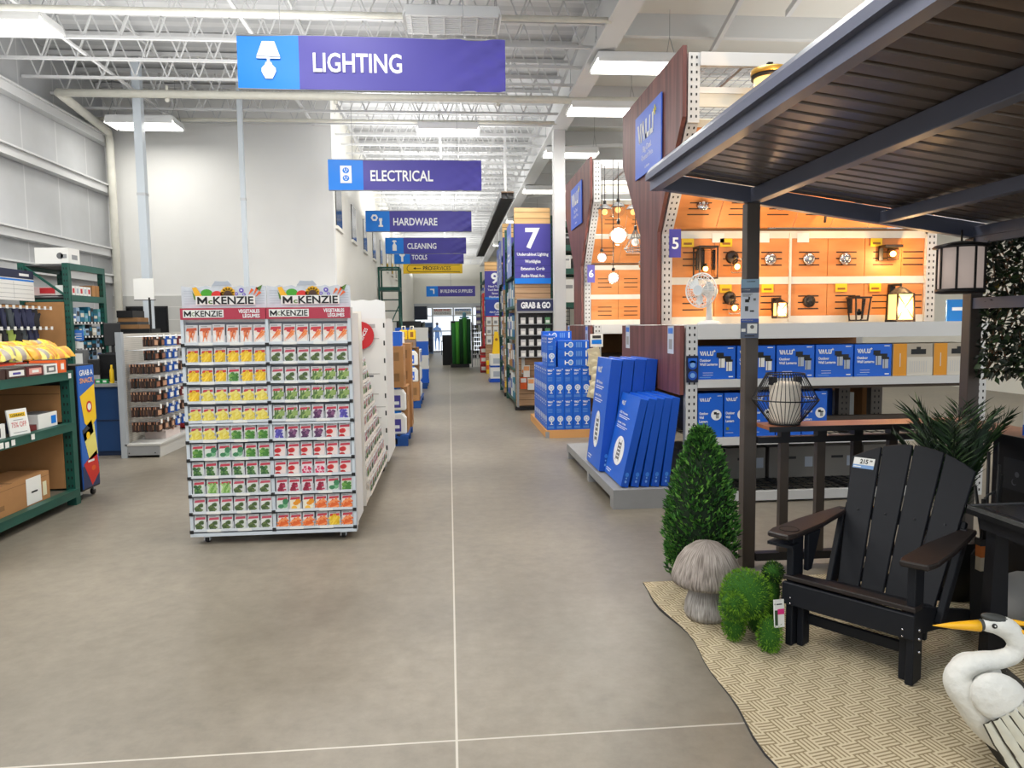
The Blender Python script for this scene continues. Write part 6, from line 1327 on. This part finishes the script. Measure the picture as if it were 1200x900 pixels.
def leafpts(o, d, n, L, w):
    o, d, n = V(o), V(d).normalized(), V(n); s = d.cross(n).normalized(); n = s.cross(d)
    return [o, o+d*L*.45+s*w+n*L*.08, o+d*L, o+d*L*.45-s*w+n*L*.08]
def plants():
    rnd = random.Random(11)
    # ivy screen
    t = thing('ivy_screen','faux ivy screen on brown lattice at the right of the canopy','plant',(3.5,4.2,1.25))
    m = MB()
    for k in range(-3,6): m.bar((.02,-.9+.2*k,0),(.02,-.9+.2*k+.9,.9),.012,.008,M('lattice_brown',(110,80,56),.8),up=(1,0,0)).bar((.03,-.9+.2*k+.9,0),(.03,-.9+.2*k,.9),.012,.008,M('lattice_brown'),up=(1,0,0))
    for v in range(len(m.v)): m.v[v] = (m.v[v][0], min(max(m.v[v][1],-.8),.3), m.v[v][2])
    m.obj('lattice', t)
    G = [M('ivy_%d'%i,c,.5) for i,c in enumerate(((20,36,18),(32,54,26),(14,26,16),(58,82,44),(140,130,54)))]; m = MB()
    for k in range(3000):
        o = (rnd.uniform(-.07,.07), rnd.uniform(-.85,.3), rnd.uniform(-.02,.9)); d = (rnd.uniform(-1,.2),rnd.uniform(-1,1),rnd.uniform(-1,.6))
        q = leafpts(o,d,(rnd.uniform(-1,0),rnd.uniform(-.5,.5),rnd.uniform(.2,1)),rnd.uniform(.045,.075),rnd.uniform(.014,.022)); m.add(q,[(0,1,2),(0,2,3)],G[0 if rnd.random() < .4 else 1 if rnd.random() < .5 else 2 if rnd.random() < .7 else 3 if rnd.random() < .85 else 4])
    m.obj('foliage', t)
    # conical bush
    t = thing('potted_evergreen','dense green cone shaped evergreen bush in small black pot','plant',(1.5,4.2,0))
    MB().lathe([(0,0),(.13,0),(.15,.12),(.13,.12),(0,.1)],(0,0,0),BLACK,20).obj('pot', t)
    prof = lambda z: .205*(1-max(0,(z-.1)/.9)**2.6)*(.78+.22*min(1,z/.3)) if z < .96 else .03
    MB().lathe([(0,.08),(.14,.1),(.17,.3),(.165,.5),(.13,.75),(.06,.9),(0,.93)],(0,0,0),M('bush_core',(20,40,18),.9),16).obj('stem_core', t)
    G = [M('bush_%d'%i,c,.65) for i,c in enumerate(((38,88,30),(66,124,44),(20,52,20),(112,168,68)))]; m = MB()
    for k in range(4200):
        z = .06+.9*rnd.random(); a = rnd.uniform(0,2*pi); r_ = prof(z)*rnd.uniform(.74,1.1); o = V((r_*cos(a),r_*sin(a),z)); out = V((cos(a),sin(a),.9))
        for j in range(2):
            d = out+V((rnd.uniform(-.8,.8),rnd.uniform(-.8,.8),rnd.uniform(-.5,.8))); L = rnd.uniform(.024,.052)
            q = leafpts(o,d,V((rnd.uniform(-1,1),rnd.uniform(-1,1),rnd.uniform(-1,1))),L,L*.16); m.add(q,[(0,1,2,3)],G[3 if rnd.random() < .16 else 1 if rnd.random() < .45 else 0 if rnd.random() < .6 else 2])
    m.obj('foliage', t)
    # palm
    t = thing('potted_palm','dark leafy palm in a black pot behind the black armchair','plant',(2.86,3.86,.008))
    MB().lathe([(0,0),(.12,0),(.15,.34),(.135,.34),(.12,.3),(0,.3)],(0,0,0),BLACK,24).obj('pot', t)
    G = [M('palm_%d'%i,c,.5) for i,c in enumerate(((24,46,26),(44,74,38),(84,112,66)))]; m = MB(); sm = MB()
    for k in range(22):
        a = 2*pi*k/22+rnd.uniform(-.15,.15); sp = rnd.uniform(.08,.3); H_ = rnd.uniform(.7,1.0); p = []
        for j in range(15):
            u = j/14; p.append(V((cos(a)*sp*u**1.6, sin(a)*sp*u**1.6, .3+H_*(u-.16*u**3))))
        sm.tube(p,[.006*(1-.8*j/14)+.001 for j in range(15)],G[0],5)
        for j in range(3, 15):
            d = (p[j]-p[j-1]).normalized(); s = d.cross(V((cos(a),sin(a),.0)).cross(Z)+V((0,0,.001))).normalized(); s = V((-sin(a),cos(a),0))
            for q in (-1,1):
                for h_ in (0,.33,.66):
                    L = .19*(1-.6*abs(j/14-.5))*rnd.uniform(.75,1.1); o = p[j-1].lerp(p[j],h_)
                    m.add(leafpts(o,d*.85+s*q*.8+V((cos(a),sin(a),0))*rnd.uniform(-.25,.35)+V((0,0,rnd.uniform(.0,.3))),V((cos(a),sin(a),1)),L,.0048),[(0,1,2,3)],G[0 if rnd.random() < .5 else 1 if rnd.random() < .7 else 2])
    sm.obj('stem', t); m.obj('frond', t)
    # moss animal
    t = thing('moss_animal','mossy green animal shaped topiary with paper tag, beside armchair leg','ornament',(1.455,3.395,.008))
    core = MB(); parts = [((0,.02,.235),(.125,.13,.125)),((-.085,-.04,.2),(.07,.075,.075)),((-.1,-.1,.235),(.04,.04,.045)),((-.06,.02,.09),(.055,.055,.1)),((.06,-.12,.08),(.055,.055,.095)),((.09,.1,.09),(.05,.05,.1)),((.15,.07,.22),(.05,.05,.16)),((.155,.05,.33),(.045,.045,.045))]
    for c, r_ in parts: core.ball(c,[q*.9 for q in r_],M('moss_core',(44,92,20),.95),14,10)
    core.obj('body', t)
    G = [M('moss_%d'%i,c,.9) for i,c in enumerate(((92,138,26),(62,108,22),(124,170,38),(32,62,18)))]; m = MB()
    for i, (c, r_) in enumerate(parts):
        for k in range(1500 if i == 0 else 600):
            u = rnd.uniform(-1,1); a = rnd.uniform(0,2*pi); s = math.sqrt(1-u*u); n = V((s*cos(a),s*sin(a),u)); o = V(c)+V((n.x*r_[0],n.y*r_[1],n.z*r_[2]))*.9
            if o.z < .005: continue
            d = n+V((rnd.uniform(-.5,.5),rnd.uniform(-.5,.5),rnd.uniform(-.5,.5))); g = G[3 if i > 4 and rnd.random() < .75 else rnd.choice((0,0,1,2))]
            q = leafpts(o,d,(rnd.uniform(-1,1),rnd.uniform(-1,1),rnd.uniform(-1,1)),rnd.uniform(.014,.026),.0022); q = [V((p.x,p.y,max(p.z,.003))) for p in q]; m.add(q,[(0,1,2,3)],g)
    m.obj('moss', t)
    g = MB().box(-.035,.035,-.002,.002,0,.13,PAPER); o = (0,-.003,0)
    g.rect(o,X,Z,-.012,.035,.06,.085,M('magenta2',(224,50,130))).rect(o,X,Z,-.033,-.012,.01,.08,M('tag_dark',(60,80,60))).rect(o,X,Z,-.02,.02,.105,.11,DARK).rect(o,X,Z,-.033,-.028,.105,.112,DARK).obj('paper_tag', t, (.095,-.15,.13), (R(-10),R(8),R(25)))
    # mushroom
    t = thing('mushroom_ornament','weathered grey stone mushroom ornament at front of the bush','ornament',(1.36,3.71,.012))
    ST = mushroom_mat(); rib = lambda a,i: 1+.012*sin(a*46)+.008*sin(a*23+1)
    MB().lathe([(0,.0),(.105,0),(.118,.03),(.112,.08),(.092,.14),(.085,.18),(.09,.2)],(0,0,0),mushroom_mat('stone_pale',(150,145,140),(208,204,200)),96,fn=rib).obj('stalk', t)
    MB().lathe([(.07,.185),(.13,.178),(.172,.19),(.187,.215),(.18,.25),(.158,.31),(.12,.365),(.07,.402),(.025,.416),(0,.418)],(0,0,0),ST,120,fn=lambda a,i: 1+(.011*sin(a*52)+.007*sin(a*31+2))*(1 if i < 8 else .3)).obj('cap', t)
plants()

def rug():
    m = MB(); rnd = random.Random(1); N = 46; L = []
    y0, y1 = -.6, 4.27
    for k in range(N+1):
        y = y0+(y1-y0)*k/N; L.append((1.165+.022*sin(y*4.2)+.014*sin(y*9.1+1)+(0 if y < 4.15 else .02*(y-4.15)), y))
    vs = []; nx = 24
    for (x, y) in L:
        for i in range(nx+1):
            u = i/nx; h = .006+(.011*max(0,1-u*7)*max(0,sin(y*5.1+.6)) if 1 else 0)
            vs.append((x+(3.35-x)*u**1.6, y, h))
    fs = [(j*(nx+1)+i, j*(nx+1)+i+1, (j+1)*(nx+1)+i+1, (j+1)*(nx+1)+i) for j in range(N) for i in range(nx)]
    m.add(vs,fs,rug_mat(),True)
    e = [(x-.001,y,.0005) for x, y in L]; top = [vs[j*(nx+1)] for j in range(N+1)]
    m.add(e+top,[(j,j+N+1,j+N+2,j+1) for j in range(N)],DARK)
    m.add([(x,L[-1][1]+.002,0) for x in (L[-1][0],3.35)]+[(L[-1][0],L[-1][1],.007),(3.35,L[-1][1],.007)],[(0,1,3,2)],M('rug_edge',(210,196,160)))
    m.thing('outdoor_rug','beige basket weave outdoor rug under the armchair and ornaments','rug')
rug()

def chair():
    CH = M('chair_slate',(20,23,30),.55,noise=.08,scale=20,spec=.28); CH2 = M('chair_arm',(36,30,29),.45,spec=.4)
    t = thing('armchair','black slatted garden armchair with price tag on its back','chair',(1.805,3.11,.008),R(-53))
    for s in (-1,1):
        MB().box(s*.275-.017,s*.275+.017,-.005,.10,0,.545,CH).obj('leg', t, bevel=.004)
        MB().box(s*.235-.016,s*.235+.016,.03,.1,0,.3,CH).obj('leg', t, bevel=.004)
        m = MB(); m.prism([(.0,.2),(.0,.3),(.1,.32),(.5,.2),(.92,.075),(.92,0),(.8,0),(.45,.11)],(s*.235-.016,0,0),Y,Z,X,.032,CH).obj('side_rail', t, bevel=.004)
        m = MB(); W_ = [(-.055,-.07),(.055,-.08),(.07,-.02),(.07,.25),(.045,.5),(.03,.66),(-.03,.66),(-.045,.5),(-.065,.25),(-.07,0)]
        if s > 0: W_ = [(-a,b) for a, b in W_][::-1]
        a = m.prism([(p+s*.305,q) for p, q in W_],(0,0,.545),X,Y,Z,.026,CH2).obj('armrest', t, bevel=.006)
        if s < 0:
            MB().disc((0,0,.5722),X,Y,-.3,.03,.042,BLACK,.042,20).lathe([(.042,.0),(.046,.003),(.05,0)],(-.3,.03,.5715),CH,20).box(-.37,-.24,-.05,.02,.5,.515,CH).obj('cup_holder', t)
        MB().bar((s*.29,.64,.56),(s*.262,.40,.15),.03,.075,CH,up=(0,1,.3)).obj('back_post', t, bevel=.004)
        MB().prism([(0,.545),(.13,.545),(.04,.36),(0,.36)],(s*.245-.012,.1,0),Y,Z,X,.024,CH).obj('arm_bracket', t, bevel=.003)
        for (y, z) in ((.045,.24),(.045,.2),(.05,.14)): MB().ball((s*.294,y,z),.0085,CHROME,8,6).obj('bolt', t)
        for z in (.235,.205): MB().ball((s*.255,-.034,z+.02),.005,CHROME,8,6).obj('bolt', t)
    MB().box(-.30,.30,-.032,-.006,.215,.325,CH).obj('front_apron', t, bevel=.004)
    MB().box(-.25,.25,.08,.1,.1,.15,CH).obj('stretcher', t, bevel=.003); MB().box(-.22,.22,.36,.385,.07,.16,CH).obj('stretcher', t, bevel=.003); MB().box(-.22,.22,.10,.12,.2,.28,CH).obj('stretcher', t)
    for k in range(5):
        y = -.02+.098*k; z = .347-.032*k+(0 if k else -.004)
        m = MB(); m.rbox((0,y+.04,z),(.6 if k == 0 else .44,.088,.022),(R(-14 if k else -4),0,0),CH2 if k == 0 else CH).obj('seat_slat', t, bevel=.004)
    ba = R(25); e = V((0,sin(ba),cos(ba))); n = V((0,-cos(ba),sin(ba))); o = V((0,.43,.17)); H0 = .84
    for k in range(4):
        b0, b1 = (-.232+.1165*k), (-.232+.1165*k+.107); t0, t1 = (-.302+.152*k), (-.302+.152*k+.143); pts = [(b0,0),(b1,0)]
        for j in range(6):
            x = t1+(t0-t1)*j/5; pts.append((x, H0-.0-1.15*x*x-.02*0))
        MB().prism(pts,o-n*.011,X,e,n,.022,CH).obj('back_slat', t, bevel=.004)
    MB().bar(o+e*.12-n*.03+X*-.24,o+e*.12-n*.03+X*.24,.035,.07,CH,up=tuple(e)).bar(o+e*.45-n*.03+X*-.29,o+e*.45-n*.03+X*.29,.035,.07,CH,up=tuple(e)).obj('back_rail', t, bevel=.003)
    b = MB()
    for k in range(4): b.ball(o+e*.45+n*.012+X*(-.21+.14*k),.006,DARK,6,4)
    b.obj('screw', t)
    m = MB(); q = o+n*.0125+e*(H0-.165); m.rect(q,X,e,-.285,-.175,0,.06,PAPER).rect(q+n*.001,X,e,-.285,-.175,0,.02,M('tag_blue',(120,160,210))).text('215',q+n*.0015,X,e,-.25,.027,.024,BLACK,.042,bold=.03).text('99',q+n*.0015,X,e,-.2,.04,.01,BLACK,.014,bold=.03).rect(q+n*.0015,X,e,-.28,-.24,.006,.012,PAPER).obj('price_tag', t)
chair()

def furniture():
    t = thing('side_table','dark low table with metal edged top behind the heron','table',(2.85,2.85,.008))
    MB().box(-.4,.2,-.55,.36,.665,.705,M('table_black',(24,24,27),.3)).box(-.402,-.39,-.552,.362,.69,.708,M('metal_edge',(150,150,152),.25,.8)).box(-.402,.2,.352,.364,.69,.708,M('metal_edge')).box(-.36,.18,-.5,.3,.706,.71,M('table_inset',(40,40,44),.25)).obj('table_top', t)
    for (x, y) in ((-.3,.28),(.13,.28),(-.3,-.45),(.13,-.45)): MB().prism([(-.05,0),(.05,0),(.03,.665),(-.03,.665)],(x,y-.03,0),X,Z,Y,.06,RAIL).obj('leg', t)
    MB().box(-.36,.19,-.5,.32,.6,.665,RAIL).obj('frame', t)
    MB().box(-.28,.12,-.42,.26,.1,.13,RAIL).obj('lower_shelf', t)
    # dark bin of long handled tools with a brush
    t = thing('tool_bin','tall black bin holding long handled barbecue tools','bin',(2.8,3.5,.006))
    MB().lathe([(0,0),(.085,0),(.095,.36),(.085,.36),(.08,.03),(0,.03)],(0,0,0),BLACK,4,smooth=False).obj('bin', t)
    m = MB(); rnd = random.Random(3)
    for k in range(5): m.tube([(rnd.uniform(-.03,.03),rnd.uniform(-.03,.03),.1),(rnd.uniform(-.06,.06),rnd.uniform(-.05,.05),.66+.06*k)],.008,BLACK,8)
    m.tube([(-.04,0,.4),(-.06,-.02,.62),(-.03,-.02,.68),(.02,-.02,.7)],.006,DARK,8).obj('tool_handle', t)
    t = thing('grill_brush','brush with orange and cream bristles hanging against the tool bin','brush',(2.68,3.37,.33))
    MB().box(-.035,.035,-.02,.02,.07,.13,M('bristle_orange',(196,110,50),.9)).box(-.034,.034,-.018,.018,.0,.07,M('bristle_cream',(196,184,160),.9)).obj('bristle', t); MB().box(-.04,.04,-.022,.022,.13,.16,BLACK).tube([(0,0,.15),(0,.02,.36)],.012,BLACK,8).obj('handle', t)
    # silver patterned black cabinet
    t = thing('grill_cabinet','black cabinet with two silver patterned plates under right bar','cabinet',(3.27,3.3,.006))
    MB().box(-.09,.1,-.55,.62,0,.88,BLACK).obj('body', t)
    m = MB(); rnd = random.Random(4); n = 0
    for (y, z0, z1) in ((.36,.62,.8),(.36,.38,.52),(-.1,.62,.8),(-.1,.38,.52)):
        m.rect((-.092,0,0),-Y,Z,-y-.22,-y+.16,z0,z1,DARK)
        for k in range(14): m.disc((-.094-.0003*k,0,0),-Y,Z,-y-.03+rnd.uniform(-.15,.15),(z0+z1)/2+rnd.uniform(-.05,.05),rnd.uniform(.012,.03),M('silver_grey',(110,112,118),.4,.4) if k % 2 else DARK,n=8)
    m.obj('patterned_plate', t)
    m = MB().box(-.1,.1,-.12,.12,0,.33,M('white_blue_box',(226,232,240))).rect((0,-.1215,0),X,Z,-.1,.1,0,.05,VBLUE).rect((-.1015,0,0),-Y,Z,-.12,.12,0,.06,VBLUE).rect((-.1015,0,0),-Y,Z,-.03,.03,.12,.2,MIDG); m.thing('carton','white and blue carton standing on the right bar top','carton',(3.27,3.62,.95))
    m = MB(); m.ball((0,0,.13),(.15,.08,.13),M('cushion_grey',(226,222,216),.9,noise=.08,bump=.3,scale=9),20,14)
    for i in range(len(m.v)):
        x, y, z = m.v[i]; k = 1+.35*(abs(x)/.15)*(abs(z-.13)/.13); m.v[i] = (x*k, y*(1-.25*abs(x)/.15), .13+(z-.13)*k)
    mz = min(v[2] for v in m.v); m.v = [(a,b,c-mz) for a,b,c in m.v]
    m.thing('cushion','pale grey cushion leaning on the rug behind the table leg','cushion',(2.97,3.4,.01),(R(-14),R(8),R(-10)))
furniture()

def heron():
    WH = M('heron_white',(222,222,216),.55,noise=.06,scale=30,bump=.35); t = thing('heron_ornament','white heron garden ornament with yellow beak, lower right corner','ornament',(1.95,2.22,.006),R(-12))
    # local x is the direction of the tail, -x the beak; z up
    def loft(pts, n=20):
        m = MB(); vs = []; P = [V((p[0],0,p[1])) for p in pts]
        N = len(P)
        for i, p in enumerate(P):
            d = (P[min(i+1,N-1)]-P[max(i-1,0)]).normalized(); a = V((d.z,0,-d.x))
            for k in range(n):
                q = 2*pi*k/n; vs.append(p+a*cos(q)*pts[i][2]+Y*sin(q)*pts[i][3])
        fs = [(i*n+k, i*n+(k+1)%n, (i+1)*n+(k+1)%n, (i+1)*n+k) for i in range(N-1) for k in range(n)]+[tuple(range(n))[::-1],tuple((N-1)*n+k for k in range(n))]
        m.add(vs,fs,WH,True); return m
    # head -> S neck -> body -> tail, (x, z, in-plane radius, side radius)
    key = [(-.165,.548,.012,.010),(-.15,.551,.022,.02),(-.12,.555,.032,.026),(-.085,.545,.036,.028),(-.057,.518,.034,.028),(-.046,.483,.031,.028),(-.062,.45,.03,.029),(-.105,.432,.031,.031),(-.155,.424,.034,.034),(-.2,.408,.038,.037),(-.228,.373,.044,.042),(-.215,.34,.062,.06),(-.165,.305,.092,.08),(-.1,.255,.112,.09),(-.035,.19,.106,.09),(.025,.125,.08,.07),(.08,.07,.05,.048),(.12,.03,.026,.03),(.14,.008,.008,.012)]
    def cr(a,b,c,d,u): return tuple(.5*((2*b[i])+(-a[i]+c[i])*u+(2*a[i]-5*b[i]+4*c[i]-d[i])*u*u+(-a[i]+3*b[i]-3*c[i]+d[i])*u**3) for i in range(4))
    DZ = .06
    P = []
    for i in range(len(key)-1):
        for j in range(4): P.append(cr(key[max(i-1,0)],key[i],key[i+1],key[min(i+2,len(key)-1)],j/4))
    P.append(key[-1]); P = [(a,b+DZ*(0),c,d) for a,b,c,d in P]
    loft(P).obj('body', t, (0,0,.0))
    # beak, eye, cap, plumes
    BK = M('beak_yellow',(238,178,30),.4)
    MB().lathe([(.02,0),(.017,.03),(.011,.09),(.001,.15)],(0,0,0),BK,14).obj('beak', t, (-.168,0,.549), (0,R(-92),0))
    e = MB()
    for s in (-1,1): e.ball((-.132,s*.024,.559),.0085,BLACK,10,8).ball((-.133,s*.0305,.561),.003,PAPER,6,4)
    e.obj('eye', t)
    MB().ball((-.112,0,.573),(.055,.022,.018),M('crown_grey',(60,62,60),.6),14,8,(0,R(14),0)).ball((-.162,0,.552),(.016,.0185,.02),M('crown_grey'),10,8).obj('crown', t)
    m = MB()
    m.tube([(-.085,.008,.565),(-.03,.012,.557),(.02,.014,.553),(.065,.014,.553)],[.012,.009,.006,.001],BK,8).tube([(-.085,-.008,.555),(-.03,-.012,.532),(.02,-.014,.512),(.06,-.014,.5)],[.012,.009,.006,.001],BK,8).obj('plume', t)
    # wing: shoulder shield then two tiers of long feathers on each flank
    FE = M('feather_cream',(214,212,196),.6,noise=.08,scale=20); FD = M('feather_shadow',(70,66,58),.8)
    ax = V((.62,0,-.78)).normalized(); px = V((ax.z,0,-ax.x))
    for s in (-1,1):
        m = MB(); c = V((-.135,s*.078,.335)); nrm = V((.05,s,.1)).normalized()
        m.ball(c,(.098,.034,.08),WH,20,12,(0,R(38),0))
        for tier, (n, L, off, base) in enumerate(((7,.19,.0,.035),(7,.31,.0,.055))):
            for k in range(n):
                u = k/(n-1)-.5; o = c+ax*base+px*(u*.165)*(-1)+nrm*(.012-.006*tier-.0*abs(u)+.004*(k % 2)); o = V((o.x,c.y+s*(.03-.006*tier+.003*(k % 2))-s*.05*abs(u)**2,o.z))
                d = (ax+px*(-u*.25)-Y*s*.12).normalized(); w = .0165; sd = V((d.z,0,-d.x)); LL = L*(1-.25*abs(u+.2))
                pts = [o-sd*w*.7, o+d*LL*.5-sd*w, o+d*LL*.85-sd*w*.75, o+d*LL, o+d*LL*.85+sd*w*.75, o+d*LL*.5+sd*w, o+sd*w*.7]
                mid = [o+nrm*.006, o+d*LL*.5+nrm*.008, o+d*LL*.85+nrm*.005]
                v = pts+mid; m.add(v,[(0,1,8,7),(1,2,9,8),(2,3,9),(9,3,4),(8,9,4,5),(7,8,5,6)],FE,True)
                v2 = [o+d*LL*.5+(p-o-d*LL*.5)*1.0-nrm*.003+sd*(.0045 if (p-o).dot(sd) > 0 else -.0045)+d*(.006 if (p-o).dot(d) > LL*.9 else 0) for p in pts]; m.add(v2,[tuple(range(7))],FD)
        m.obj('wing', t)
    m = MB()
    for s in (-1,1):
        m.tube([(-.02,s*.03,.15),(-.01,s*.032,.06),(-.02,s*.035,.008)],[.012,.008,.008],M('heron_leg',(40,38,36),.6),8)
        for d in (-.5,0,.5): m.tube([(-.02,s*.035,.008),(-.07,s*.035+d*.05,.006)],.005,M('heron_leg'),6)
    m.obj('leg', t)
heron()
